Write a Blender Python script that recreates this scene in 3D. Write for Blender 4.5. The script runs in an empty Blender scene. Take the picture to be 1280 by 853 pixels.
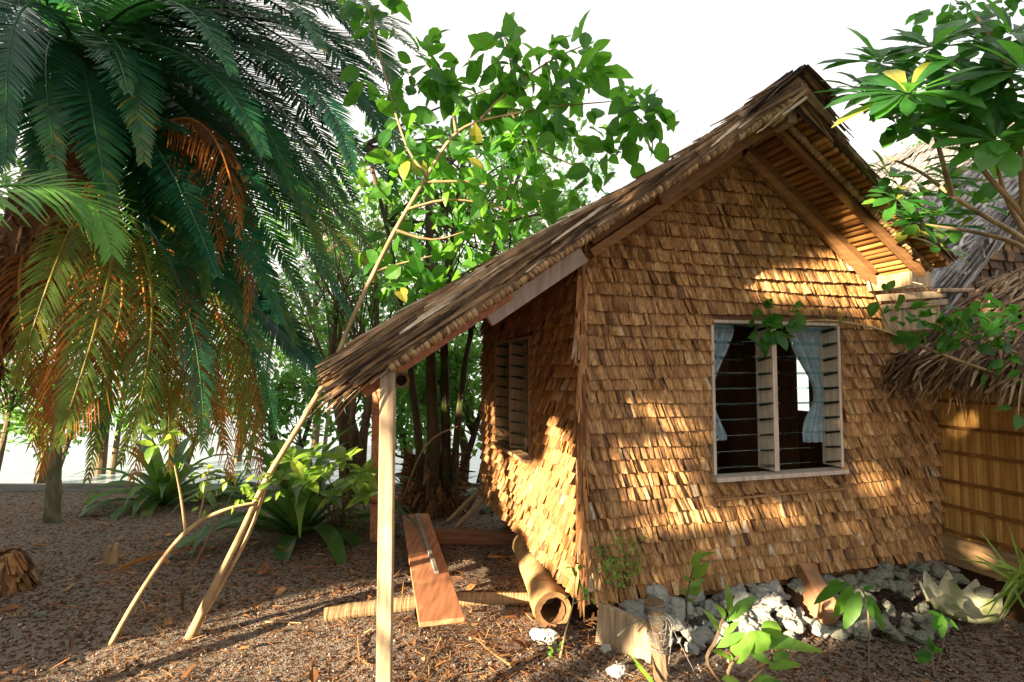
import bpy, math, random
import numpy as np
from mathutils import Vector, Matrix, Quaternion, noise

R = random.Random(7)
sc = bpy.context.scene
COL = sc.collection

# ------------------------------------------------------------------ camera
EYE = 1.65
F = 660.0                      # focal length in pixels of the 1280 px wide photograph
PITCH = math.radians(3.08)
cam_d = bpy.data.cameras.new('camera')
cam_d.sensor_width = 36.0
cam_d.lens = F / 1280 * 36
cam_d.clip_start = 0.05
cam_d.clip_end = 5000
cam = bpy.data.objects.new('camera', cam_d)
cam.location = (0, 0, EYE)
cam.rotation_euler = (math.radians(90) + PITCH, 0, 0)
COL.objects.link(cam)
sc.camera = cam

# ------------------------------------------------------------------ light
SUN_EL = math.radians(11.0)
SUN_H = Vector((-0.759, -0.652, 0)).normalized()
SUN = (SUN_H * math.cos(SUN_EL) + Vector((0, 0, math.sin(SUN_EL)))).normalized()
w = bpy.data.worlds.new('World')
sc.world = w
w.use_nodes = True
wn, wl = w.node_tree.nodes, w.node_tree.links
wn.clear()
sky = wn.new('ShaderNodeTexSky')
sky.sky_type = 'NISHITA'
sky.sun_disc = False
sky.sun_elevation = SUN_EL
sky.sun_rotation = math.atan2(SUN.x, SUN.y)
sky.air_density = 1.0
sky.dust_density = 1.5
geo = wn.new('ShaderNodeTexCoord')
mp = wn.new('ShaderNodeMapping'); mp.inputs['Scale'].default_value = (1, 1, 3.2)
nz = wn.new('ShaderNodeTexNoise'); nz.inputs['Scale'].default_value = 1.7; nz.inputs['Detail'].default_value = 6
rp = wn.new('ShaderNodeValToRGB')
rp.color_ramp.elements[0].position = 0.33; rp.color_ramp.elements[0].color = (.30, .30, .30, 1)
rp.color_ramp.elements[1].position = 0.55; rp.color_ramp.elements[1].color = (.97, .97, .97, 1)
mx = wn.new('ShaderNodeMix'); mx.data_type = 'RGBA'
bg = wn.new('ShaderNodeBackground'); bg.inputs['Strength'].default_value = 0.05
out = wn.new('ShaderNodeOutputWorld')
wl.new(geo.outputs['Generated'], mp.inputs['Vector']); wl.new(mp.outputs[0], nz.inputs['Vector'])
wl.new(nz.outputs['Fac'], rp.inputs['Fac']); wl.new(rp.outputs['Color'], mx.inputs['Factor'])
wl.new(sky.outputs['Color'], mx.inputs[6])
mx.inputs[7].default_value = (5.1, 4.75, 4.35, 1)        # bright evening cloud veil
wl.new(mx.outputs[2], bg.inputs['Color']); wl.new(bg.outputs[0], out.inputs['Surface'])

sd = bpy.data.lights.new('sun', 'SUN')
sd.energy = 5.0
sd.angle = math.radians(0.6)
sd.color = (1.0, 0.80, 0.52)
so = bpy.data.objects.new('sun', sd)
so.rotation_euler = SUN.to_track_quat('Z', 'Y').to_euler()
so.location = (-8, -8, 6)
COL.objects.link(so)

sc.view_settings.view_transform = 'Standard'
sc.view_settings.look = 'None'
sc.view_settings.gamma = 1
sc.view_settings.use_curve_mapping = False
sc.view_settings.exposure = 2.68
sc.cycles.max_bounces = 8
sc.cycles.transparent_max_bounces = 24

# ------------------------------------------------------------------ placing helpers
_cp, _sp = math.cos(PITCH), math.sin(PITCH)


def ray(u, v):
    x, y = (u - 640) / F, -(v - 426.5) / F
    return Vector((x, _cp - y * _sp, _sp + y * _cp))


def P(u, v, d):
    r = ray(u, v)
    k = d / r.y
    return Vector((r.x * k, d, EYE + r.z * k))


def smooth(a, b, x):
    t = min(1, max(0, (x - a) / (b - a)))
    return t * t * (3 - 2 * t)


SEA = -0.5


def gh(x, y):
    z = -0.11 * smooth(4.5, 7.6, y) - 0.75 * smooth(7.9, 9.6, y)
    z += 0.05 * noise.noise(Vector((x * .5, y * .5, 0))) + 0.018 * noise.noise(Vector((x * 2.1, y * 2.1, 3)))
    return z


def G(u, v, lift=0.0):
    r = ray(u, v)
    z = 0
    for _ in range(12):
        k = (z - EYE) / r.z
        z = gh(r.x * k, r.y * k)
    return Vector((r.x * k, r.y * k, z + lift))


TH = math.radians(15.66)
CORNER = Vector((0.44, 3.22, 0))
DR = Vector((math.cos(TH), math.sin(TH), 0))
DL = Vector((-math.sin(TH), math.cos(TH), 0))


def H(s, t, z):
    return CORNER + DR * s + DL * t + Vector((0, 0, z))


# ------------------------------------------------------------------ mesh helper
class MB:
    def __init__(self):
        self.v = []; self.f = []; self.r = []

    def face(self, pts, r=0.5):
        n = len(self.v)
        self.v.extend([tuple(p) for p in pts])
        self.f.append(tuple(range(n, n + len(pts)))); self.r.append(r)

    def grid(self, rows, r=0.5, close=False):
        n = len(self.v); m = len(rows[0])
        for row in rows:
            self.v.extend([tuple(p) for p in row])
        for i in range(len(rows) - 1):
            for j in range(m if close else m - 1):
                a = n + i * m + j; b = n + i * m + (j + 1) % m
                self.f.append((a, b, b + m, a + m)); self.r.append(r)

    def box(self, c, size, rot=None, r=0.5):
        n = len(self.v)
        hx, hy, hz = size[0] / 2, size[1] / 2, size[2] / 2
        for sx in (-1, 1):
            for sy in (-1, 1):
                for sz in (-1, 1):
                    p = Vector((sx * hx, sy * hy, sz * hz))
                    if rot is not None:
                        p = rot @ p
                    self.v.append(tuple(p + Vector(c)))
        for q in ((0, 1, 3, 2), (4, 6, 7, 5), (0, 4, 5, 1), (2, 3, 7, 6), (0, 2, 6, 4), (1, 5, 7, 3)):
            self.f.append(tuple(n + k for k in q)); self.r.append(r)

    def beam(self, a, b, wdt, hgt, up=Vector((0, 0, 1)), r=0.5):
        a, b = Vector(a), Vector(b)
        x = (b - a); L = x.length; x.normalize()
        y = up.cross(x).normalized(); z = x.cross(y)
        M = Matrix((x, y, z)).transposed()
        self.box((a + b) / 2, (L, wdt, hgt), M, r)

    def tube(self, pts, rad, n=8, r=0.5, cap=True, sub=4, jit=0.0):
        pts = [Vector(p) for p in pts]
        if not hasattr(rad, '__len__'):
            rad = [rad] * len(pts)
        if sub > 1 and len(pts) > 2:
            q = []; rr = []
            for i in range(len(pts) - 1):
                p0 = pts[max(i - 1, 0)]; p1 = pts[i]; p2 = pts[i + 1]; p3 = pts[min(i + 2, len(pts) - 1)]
                for k in range(sub):
                    t = k / sub
                    q.append(0.5 * ((2 * p1) + (p2 - p0) * t + (2 * p0 - 5 * p1 + 4 * p2 - p3) * t * t + (3 * p1 - p0 - 3 * p2 + p3) * t ** 3))
                    rr.append(rad[i] * (1 - t) + rad[i + 1] * t)
            q.append(pts[-1]); rr.append(rad[-1])
            pts, rad = q, rr
        rows = []
        t0 = (pts[1] - pts[0]).normalized()
        nrm = t0.orthogonal().normalized()
        for i, p in enumerate(pts):
            t = (pts[min(i + 1, len(pts) - 1)] - pts[max(i - 1, 0)]).normalized()
            nrm = (nrm - t * nrm.dot(t))
            nrm = nrm.normalized() if nrm.length > 1e-5 else t.orthogonal().normalized()
            b = t.cross(nrm)
            row = []
            for k in range(n):
                a = 2 * math.pi * k / n
                rr_ = rad[i] * (1 + (jit * noise.noise(Vector((p.x * 7 + k * 3.1, p.y * 7, p.z * 5))) if jit else 0))
                row.append(p + (nrm * math.cos(a) + b * math.sin(a)) * rr_)
            rows.append(row)
        self.grid(rows, r, close=True)
        if cap:
            self.face(rows[0][::-1], r); self.face(rows[-1], r)
        return pts

    def strip(self, p, d, side, L, wd, bend=0.0, r=0.5, nrm=None, taper=0.35, seg=2):
        """thin leaf strip from p along d, sagging along -nrm"""
        n = nrm if nrm is not None else d.cross(side)
        idx = len(self.v)
        for i in range(seg + 1):
            t = i / seg
            c = p + d * (L * t) - n * (bend * L * t * t)
            ww = wd * (1 - (1 - taper) * t ** 2) * .5
            self.v.append(tuple(c - side * ww)); self.v.append(tuple(c + side * ww))
        for i in range(seg):
            a = idx + 2 * i
            self.f.append((a, a + 1, a + 3, a + 2)); self.r.append(r)

    def leaf(self, p, d, nrm, L, wd, r=0.5, fold=0.25, curl=0.25, pet=0.08, shape=0):
        """broad leaf with folded midrib; 0 ovate, 1 obovate, 2 lance"""
        side = d.cross(nrm).normalized(); nrm = side.cross(d).normalized()
        prof = {0: ((0, .12), (.22, .82), (.5, 1.0), (.78, .62), (1, 0)),
                1: ((0, .10), (.3, .48), (.62, .98), (.86, .78), (1, .05)),
                2: ((0, .15), (.25, .8), (.55, .95), (.8, .6), (1, 0))}[shape]
        p = p + d * (L * pet)
        idx = len(self.v)
        for t, wv in prof:
            c = p + d * (L * t * (1 - .12 * curl * t)) - nrm * (curl * L * t * t)
            hw = wd * .5 * wv
            self.v.append(tuple(c - side * hw + nrm * (hw * fold)))
            self.v.append(tuple(c))
            self.v.append(tuple(c + side * hw + nrm * (hw * fold)))
        for i in range(len(prof) - 1):
            a = idx + 3 * i
            self.f.append((a, a + 1, a + 4, a + 3)); self.r.append(r)
            self.f.append((a + 1, a + 2, a + 5, a + 4)); self.r.append(r)

    def build(self, name, mats, parent=None, origin=(0, 0, 0), smooth_=False, loc=None, bevel=0):
        o3 = Vector(origin)
        me = bpy.data.meshes.new(name)
        vv = np.array(self.v, dtype=np.float64) - np.array(tuple(o3))
        me.from_pydata(vv.tolist(), [], self.f)
        at = me.attributes.new('rnd', 'FLOAT', 'FACE')
        at.data.foreach_set('value', np.array(self.r, dtype=np.float32))
        if smooth_:
            me.polygons.foreach_set('use_smooth', [True] * len(me.polygons))
        me.materials.append(mats)
        me.update()
        ob = bpy.data.objects.new(name, me)
        COL.objects.link(ob)
        if parent is not None:
            ob.parent = parent
        elif loc is not None:
            ob.location = loc
        else:
            ob.location = o3
        if bevel:
            b = ob.modifiers.new('bevel', 'BEVEL'); b.width = bevel; b.segments = 2; b.limit_method = 'ANGLE'
        return ob


def tag(o, label=None, cat=None, group=None, kind=None):
    if label: o['label'] = label
    if cat: o['category'] = cat
    if group: o['group'] = group
    if kind: o['kind'] = kind
    return o


def thing(name, loc, label, cat, group=None, rz=0):
    e = bpy.data.objects.new(name, None)
    e.empty_display_size = 0.1
    e.location = loc; e.rotation_euler = (0, 0, rz)
    COL.objects.link(e)
    return tag(e, label, cat, group)


# ------------------------------------------------------------------ materials
def new_mat(name):
    m = bpy.data.materials.new(name)
    m.use_nodes = True
    nt = m.node_tree
    nt.nodes.clear()
    o = nt.nodes.new('ShaderNodeOutputMaterial')
    return m, nt, o


def ramp(nt, stops):
    n = nt.nodes.new('ShaderNodeValToRGB')
    el = n.color_ramp.elements
    while len(el) < len(stops):
        el.new(0.5)
    for e, (p, c) in zip(el, stops):
        e.position = p; e.color = (*c, 1)
    return n


def tex(nt, kind, scale, detail=4, stretch=(1, 1, 1), coord='Object'):
    tc = nt.nodes.new('ShaderNodeTexCoord')
    m = nt.nodes.new('ShaderNodeMapping'); m.inputs['Scale'].default_value = stretch
    t = nt.nodes.new(kind)
    t.inputs['Scale'].default_value = scale
    if 'Detail' in t.inputs: t.inputs['Detail'].default_value = detail
    nt.links.new(tc.outputs[coord], m.inputs['Vector'])
    nt.links.new(m.outputs[0], t.inputs['Vector'])
    return t


def mixc(nt, a, b, fac, mode='MIX'):
    m = nt.nodes.new('ShaderNodeMix'); m.data_type = 'RGBA'; m.blend_type = mode
    for sock, val in ((m.inputs[0], fac), (m.inputs[6], a), (m.inputs[7], b)):
        if isinstance(val, (int, float)): sock.default_value = val
        elif isinstance(val, tuple): sock.default_value = (*val, 1)
        else: nt.links.new(val, sock)
    return m.outputs[2]


def bump(nt, h, strength, dist, p):
    b = nt.nodes.new('ShaderNodeBump'); b.inputs['Strength'].default_value = strength
    b.inputs['Distance'].default_value = dist
    nt.links.new(h, b.inputs['Height']); nt.links.new(b.outputs[0], p.inputs['Normal'])


def rnd_attr(nt):
    a = nt.nodes.new('ShaderNodeAttribute'); a.attribute_name = 'rnd'
    return a.outputs['Fac']


def mat_leaf(name, stops, trans=(.25, .5, .05), tf=.4, rough=.4, spec=.5, spots=None):
    m, nt, o = new_mat(name)
    r = ramp(nt, stops); nt.links.new(rnd_attr(nt), r.inputs['Fac'])
    n = tex(nt, 'ShaderNodeTexNoise', 22, 3)
    nr = ramp(nt, [(.3, (.7, .7, .7)), (.7, (1.15, 1.15, 1.1))]); nt.links.new(n.outputs['Fac'], nr.inputs['Fac'])
    c = mixc(nt, r.outputs['Color'], nr.outputs['Color'], 1.0, 'MULTIPLY')
    if spots:
        n2 = tex(nt, 'ShaderNodeTexNoise', 9, 5)
        r2 = ramp(nt, [(.6, (0, 0, 0)), (.68, (1, 1, 1))]); nt.links.new(n2.outputs['Fac'], r2.inputs['Fac'])
        c = mixc(nt, c, spots, r2.outputs['Color'])
    p = nt.nodes.new('ShaderNodeBsdfPrincipled')
    nt.links.new(c, p.inputs['Base Color'])
    p.inputs['Roughness'].default_value = rough
    p.inputs['Specular IOR Level'].default_value = spec
    t = nt.nodes.new('ShaderNodeBsdfTranslucent')
    tcol = mixc(nt, c, trans, .6)
    nt.links.new(tcol, t.inputs['Color'])
    ms = nt.nodes.new('ShaderNodeMixShader'); ms.inputs[0].default_value = tf
    nt.links.new(p.outputs[0], ms.inputs[1]); nt.links.new(t.outputs[0], ms.inputs[2])
    nt.links.new(ms.outputs[0], o.inputs['Surface'])
    return m


def mat_fibre(name, stops, stretch=(60, 60, 4), rough=.75, bs=.4, bd=.004, lo=.6, hi=1.25, blotch=None, spec=.25):
    """dry leaf, thatch, wood: colour by piece, streaked along one axis"""
    m, nt, o = new_mat(name)
    r = ramp(nt, stops); nt.links.new(rnd_attr(nt), r.inputs['Fac'])
    n = tex(nt, 'ShaderNodeTexNoise', 1, 5, stretch)
    nr = ramp(nt, [(.3, (lo, lo, lo)), (.7, (hi, hi, hi))]); nt.links.new(n.outputs['Fac'], nr.inputs['Fac'])
    c = mixc(nt, r.outputs['Color'], nr.outputs['Color'], 1.0, 'MULTIPLY')
    if blotch:
        n2 = tex(nt, 'ShaderNodeTexNoise', blotch[1], 4)
        r2 = ramp(nt, [(blotch[2], (0, 0, 0)), (blotch[3], (1, 1, 1))]); nt.links.new(n2.outputs['Fac'], r2.inputs['Fac'])
        c = mixc(nt, c, blotch[0], r2.outputs['Color'])
    p = nt.nodes.new('ShaderNodeBsdfPrincipled')
    nt.links.new(c, p.inputs['Base Color'])
    p.inputs['Roughness'].default_value = rough
    p.inputs['Specular IOR Level'].default_value = spec
    bump(nt, n.outputs['Fac'], bs, bd, p)
    nt.links.new(p.outputs[0], o.inputs['Surface'])
    return m


def mat_plain(name, col, rough=.6, spec=.3, var=.25, scale=8, bs=.2, bd=.004):
    return mat_fibre(name, [(0, tuple(c * (1 - var) for c in col)), (1, tuple(c * (1 + var) for c in col))],
                     (scale,) * 3, rough, bs, bd, spec=spec)


M = {}
M['shingle'] = mat_fibre('dry_sago_leaf_shingle',
                         [(0, (.09, .038, .014)), (.2, (.22, .102, .035)), (.5, (.335, .172, .062)), (.78, (.45, .255, .10)), (.93, (.50, .34, .18)), (1, (.43, .33, .235))],
                         (85, 85, 4), .55, .8, .005, .45, 1.38, spec=.35)
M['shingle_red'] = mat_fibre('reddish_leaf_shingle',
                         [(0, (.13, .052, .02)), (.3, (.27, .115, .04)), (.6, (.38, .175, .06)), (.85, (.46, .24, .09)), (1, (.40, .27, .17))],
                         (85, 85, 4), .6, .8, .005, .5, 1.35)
M['thatch'] = mat_fibre('weathered_thatch',
                        [(0, (.03, .02, .015)), (.3, (.09, .056, .034)), (.55, (.19, .115, .06)), (.8, (.29, .19, .105)), (.93, (.42, .31, .19)), (1, (.55, .46, .36))],
                        (18, 18, 18), .75, .4, .006, .6, 1.25)
M['thatch_grey'] = mat_fibre('silver_grey_thatch',
                             [(0, (.12, .115, .12)), (.4, (.23, .22, .225)), (.8, (.32, .305, .30)), (1, (.46, .44, .43))],
                             (14, 14, 14), .7, .5, .008, .55, 1.2)
M['soffit'] = mat_fibre('underside_thatch_rolls',
                        [(0, (.20, .085, .025)), (.5, (.34, .16, .045)), (1, (.46, .24, .075))],
                        (30, 4, 30), .6, .5, .006, .6, 1.25)
M['cane'] = mat_fibre('bound_cane', [(0, (.10, .055, .028)), (.5, (.30, .185, .09)), (1, (.42, .28, .15))], (20, 20, 20), .6)
M['timber'] = mat_fibre('brown_timber', [(0, (.14, .066, .028)), (1, (.30, .155, .066))], (6, 6, 40), .65, .3, .002, .7, 1.2)
M['timber_pale'] = mat_fibre('pale_sawn_timber', [(0, (.34, .25, .165)), (1, (.46, .35, .235))], (40, 40, 3), .7, .6, .004, .5, 1.2, ((.20, .14, .09), 5, .52, .72))
M['timber_grey'] = mat_fibre('weathered_pinkish_timber', [(0, (.40, .32, .27)), (1, (.56, .47, .41))], (40, 40, 4), .65, .3, .002, .7, 1.15)
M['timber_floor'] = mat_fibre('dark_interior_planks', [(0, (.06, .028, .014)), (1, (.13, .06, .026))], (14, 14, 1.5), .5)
M['plank_red'] = mat_fibre('reddish_sawn_plank', [(0, (.42, .17, .085)), (1, (.50, .22, .11))], (30, 3, 30), .6, .4, .003, .55, 1.2, ((.60, .36, .20), 5, .6, .75), .4)
M['bamboo_wall'] = mat_fibre('flattened_bamboo', [(0, (.34, .17, .045)), (.5, (.48, .26, .075)), (1, (.58, .35, .12))], (90, 90, 3), .4, .6, .004, .6, 1.2, spec=.45)
M['log'] = mat_fibre('pale_peeled_log', [(0, (.16, .085, .04)), (.5, (.42, .25, .115)), (1, (.58, .38, .19))], (14, 14, 14), .6, .6, .006, .55, 1.2, ((.20, .12, .06), 9, .58, .7))
M['dark'] = mat_plain('dark_hollow', (.012, .009, .007), .9)
M['black'] = mat_plain('black_clip', (.012, .012, .013), .4, .4)
M['bark'] = mat_fibre('brown_bark', [(0, (.10, .065, .04)), (.5, (.17, .115, .07)), (1, (.26, .19, .12))], (25, 25, 6), .8, .7, .01, .55, 1.3)
M['bark_dark'] = mat_fibre('dark_mossy_bark', [(0, (.05, .035, .022)), (1, (.11, .08, .05))], (25, 25, 6), .85, .8, .012, .5, 1.3, ((.05, .075, .02), 5, .5, .65))
M['bark_pale'] = mat_fibre('pale_smooth_bark', [(0, (.28, .19, .10)), (1, (.40, .29, .16))], (16, 16, 7), .6, .4, .004, .65, 1.2, ((.16, .12, .07), 6, .55, .7))
M['bark_green'] = mat_fibre('mossy_bark', [(0, (.14, .12, .075)), (1, (.22, .20, .13))], (16, 16, 7), .8, .5, .006, .6, 1.25, ((.09, .13, .04), 4, .5, .65))
M['fibre'] = mat_fibre('shaggy_palm_fibre', [(0, (.06, .028, .014)), (.4, (.15, .07, .028)), (.75, (.27, .13, .05)), (1, (.38, .22, .10))], (20, 20, 20), .8)
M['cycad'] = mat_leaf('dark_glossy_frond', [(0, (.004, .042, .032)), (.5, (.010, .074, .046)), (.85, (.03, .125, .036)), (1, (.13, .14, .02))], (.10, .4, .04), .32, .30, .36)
M['cycad_lit'] = mat_leaf('sun_tinted_frond', [(0, (.03, .09, .014)), (.45, (.075, .14, .018)), (.7, (.17, .18, .02)), (.85, (.28, .15, .025)), (1, (.30, .10, .02))], (.5, .55, .03), .42, .5, .25)  # sunlit yellow put into the frond green; orange end stops are dry tips
M['cycad_dead'] = mat_leaf('dead_orange_frond', [(0, (.14, .04, .010)), (.5, (.32, .11, .022)), (1, (.48, .22, .05))], (.6, .22, .04), .35, .7, .15)
M['palm'] = mat_leaf('fresh_palm_frond', [(0, (.06, .20, .03)), (1, (.12, .30, .05))], (.3, .7, .08), .45, .35, .3)
M['broad'] = mat_leaf('broad_green_leaf', [(0, (.018, .085, .018)), (.4, (.035, .14, .022)), (.8, (.075, .22, .03)), (.97, (.15, .29, .035)), (1, (.32, .27, .05))], (.28, .75, .05), .5, .42, .3)
M['broad_deep'] = mat_leaf('deep_green_leaf', [(0, (.018, .085, .02)), (.5, (.03, .135, .028)), (.9, (.06, .2, .035)), (.985, (.15, .3, .04)), (1, (.30, .30, .06))], (.2, .62, .05), .45, .36, .4)
M['lime'] = mat_leaf('lime_green_leaf', [(0, (.10, .22, .03)), (.6, (.18, .32, .04)), (1, (.30, .40, .06))], (.5, .75, .08), .45, .4, .5)
M['lily'] = mat_leaf('strappy_lily_leaf', [(0, (.025, .085, .025)), (.6, (.05, .14, .03)), (.92, (.09, .20, .04)), (1, (.26, .28, .05))], (.25, .5, .06), .35, .36, .5, (.22, .16, .03))
M['far_leaf'] = mat_leaf('distant_tree_leaf', [(0, (.05, .14, .03)), (.5, (.10, .23, .045)), (1, (.19, .34, .065))], (.3, .65, .12), .55, .5, .25)
M['far_leaf_haze'] = mat_leaf('haze_tinted_leaf', [(0, (.08, .16, .12)), (.5, (.12, .22, .15)), (1, (.2, .32, .19))], (.3, .6, .35), .55, .5, .25)  # pale blue of distance haze put into the leaf colour
M['curtain'] = mat_leaf('pale_blue_curtain', [(0, (.42, .54, .66)), (1, (.46, .58, .70))], (.5, .62, .75), .35, .8, .1)
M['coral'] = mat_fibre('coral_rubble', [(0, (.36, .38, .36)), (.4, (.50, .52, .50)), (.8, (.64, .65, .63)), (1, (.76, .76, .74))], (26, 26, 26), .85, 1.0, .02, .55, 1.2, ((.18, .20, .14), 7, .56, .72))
M['coral_grey'] = mat_fibre('shade_toned_coral', [(0, (.30, .32, .26)), (.5, (.42, .44, .37)), (1, (.55, .56, .49))], (26, 26, 26), .9, 1.0, .02, .55, 1.2, ((.12, .14, .07), 7, .52, .7))  # grey-green copy of coral with shade put into its colour, plus random green blotches
M['coral_white'] = mat_fibre('white_coral', [(0, (.62, .61, .58)), (1, (.74, .73, .70))], (26, 26, 26), .8, .9, .012, .75, 1.1)
M['shell'] = mat_fibre('clam_shell', [(0, (.28, .28, .18)), (.5, (.38, .37, .25)), (1, (.50, .48, .36))], (14, 14, 14), .6, .8, .008, .5, 1.2, ((.16, .19, .08), 9, .46, .66), .25)
M['twine'] = mat_plain('grey_twine', (.22, .20, .185), .8)
M['metal'] = mat_plain('dull_metal_strip', (.30, .29, .27), .4, .5)
M['tile'] = mat_plain('terracotta_board', (.34, .18, .10), .7, .2, .12)


def glass_mat():
    m, nt, o = new_mat('louvre_glass')
    g = nt.nodes.new('ShaderNodeBsdfGlossy'); g.inputs['Roughness'].default_value = .03
    g.inputs['Color'].default_value = (.75, .9, .88, 1)
    t = nt.nodes.new('ShaderNodeBsdfTransparent'); t.inputs['Color'].default_value = (.80, .92, .90, 1)
    lw = nt.nodes.new('ShaderNodeLayerWeight'); lw.inputs['Blend'].default_value = .5
    pw = nt.nodes.new('ShaderNodeMath'); pw.operation = 'POWER'; pw.inputs[1].default_value = 4
    nt.links.new(lw.outputs['Facing'], pw.inputs[0])
    fr = nt.nodes.new('ShaderNodeMath'); fr.operation = 'MULTIPLY_ADD'; fr.inputs[1].default_value = .7; fr.inputs[2].default_value = .05
    nt.links.new(pw.outputs[0], fr.inputs[0])
    ms = nt.nodes.new('ShaderNodeMixShader')
    nt.links.new(fr.outputs[0], ms.inputs[0]); nt.links.new(t.outputs[0], ms.inputs[1]); nt.links.new(g.outputs[0], ms.inputs[2])
    nt.links.new(ms.outputs[0], o.inputs['Surface'])
    return m


M['glass'] = glass_mat()


def ground_mat():
    m, nt, o = new_mat('gravelly_soil')
    n1 = tex(nt, 'ShaderNodeTexNoise', 1.1, 6)
    r1 = ramp(nt, [(.3, (.070, .030, .016)), (.5, (.150, .066, .034)), (.7, (.26, .128, .066))])
    nt.links.new(n1.outputs['Fac'], r1.inputs['Fac'])
    n2 = tex(nt, 'ShaderNodeTexVoronoi', 70)
    r2 = ramp(nt, [(0, (1.7, 1.65, 1.6)), (.22, (1.0, 1, 1)), (.6, (.6, .58, .56))])
    nt.links.new(n2.outputs['Distance'], r2.inputs['Fac'])
    c = mixc(nt, r1.outputs['Color'], r2.outputs['Color'], .85, 'MULTIPLY')
    v = tex(nt, 'ShaderNodeTexVoronoi', 48)
    sep = nt.nodes.new('ShaderNodeSeparateColor'); nt.links.new(v.outputs['Color'], sep.inputs[0])
    r3 = ramp(nt, [(.80, (0, 0, 0)), (.84, (1, 1, 1))]); nt.links.new(sep.outputs[0], r3.inputs['Fac'])
    c = mixc(nt, c, (.30, .25, .21), r3.outputs['Color'])
    p = nt.nodes.new('ShaderNodeBsdfPrincipled'); p.inputs['Roughness'].default_value = .95
    p.inputs['Specular IOR Level'].default_value = .15
    nt.links.new(c, p.inputs['Base Color'])
    n4 = tex(nt, 'ShaderNodeTexNoise', 45, 6)
    ad = nt.nodes.new('ShaderNodeMath'); ad.operation = 'SUBTRACT'
    nt.links.new(n4.outputs['Fac'], ad.inputs[0]); nt.links.new(n2.outputs['Distance'], ad.inputs[1])
    bump(nt, ad.outputs[0], .9, .03, p)
    nt.links.new(p.outputs[0], o.inputs['Surface'])
    return m


def sea_mat():
    m, nt, o = new_mat('sea_water')
    p = nt.nodes.new('ShaderNodeBsdfPrincipled')
    n = tex(nt, 'ShaderNodeTexNoise', 1.6, 5, (1, 3.0, 1))
    r = ramp(nt, [(.3, (.26, .38, .43)), (.7, (.44, .55, .58))]); nt.links.new(n.outputs['Fac'], r.inputs['Fac'])
    nt.links.new(r.outputs['Color'], p.inputs['Base Color'])
    p.inputs['Roughness'].default_value = .12
    p.inputs['IOR'].default_value = 1.33
    bump(nt, n.outputs['Fac'], .5, .12, p)
    nt.links.new(p.outputs[0], o.inputs['Surface'])
    return m


M['ground'] = ground_mat()
M['sea'] = sea_mat()

# ------------------------------------------------------------------ ground and sea
mb = MB()
xs = np.concatenate([np.linspace(-60, -6, 28)[:-1], np.linspace(-6, 6, 181), np.linspace(6, 60, 28)[1:]])
ys = np.concatenate([np.linspace(-40, 1, 24)[:-1], np.linspace(1, 9.6, 150), np.linspace(9.6, 14, 6)[1:]])
rows = []
for y in ys:
    row = []
    for x in xs:
        z = gh(x, y)
        if 1 < y < 8 and abs(x) < 6:
            z += .012 * noise.noise(Vector((x * 7, y * 7, 1))) + .008 * noise.noise(Vector((x * 17, y * 17, 5)))
        row.append((x, y, z))
    rows.append(row)
mb.grid(rows)
tag(mb.build('ground', M['ground'], smooth_=True), kind='structure', label='brown gravelly soil with leaf litter running down to the sea')
mb = MB()
rows = [[(x, y, SEA) for x in np.linspace(-900, 900, 13)] for y in (8.6, 12, 20, 40, 90, 200, 500, 1500, 3500)]
mb.grid(rows)
tag(mb.build('sea', M['sea']), kind='structure', label='pale glittering sea behind the trees')

# ------------------------------------------------------------------ hut (local coordinates: s along front wall, t along left wall)
hut = thing('hut', CORNER, 'brown leaf shingled hut on low stumps with steep thatched gable roof and louvre windows', 'hut', rz=TH)
W, D = 2.835, 2.79
ZB = 0.27
AX, AZ = 1.12, 3.23
KL, KR = .685, .75


def soffit(s):
    return AZ - KL * (AX - s) if s < AX else AZ - KR * (s - AX)


WIN_F = (.872, 1.915, .935, 1.975)
WIN_L = (.98, 2.08, .92, 1.92)
EAVE_R = 2.40


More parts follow.
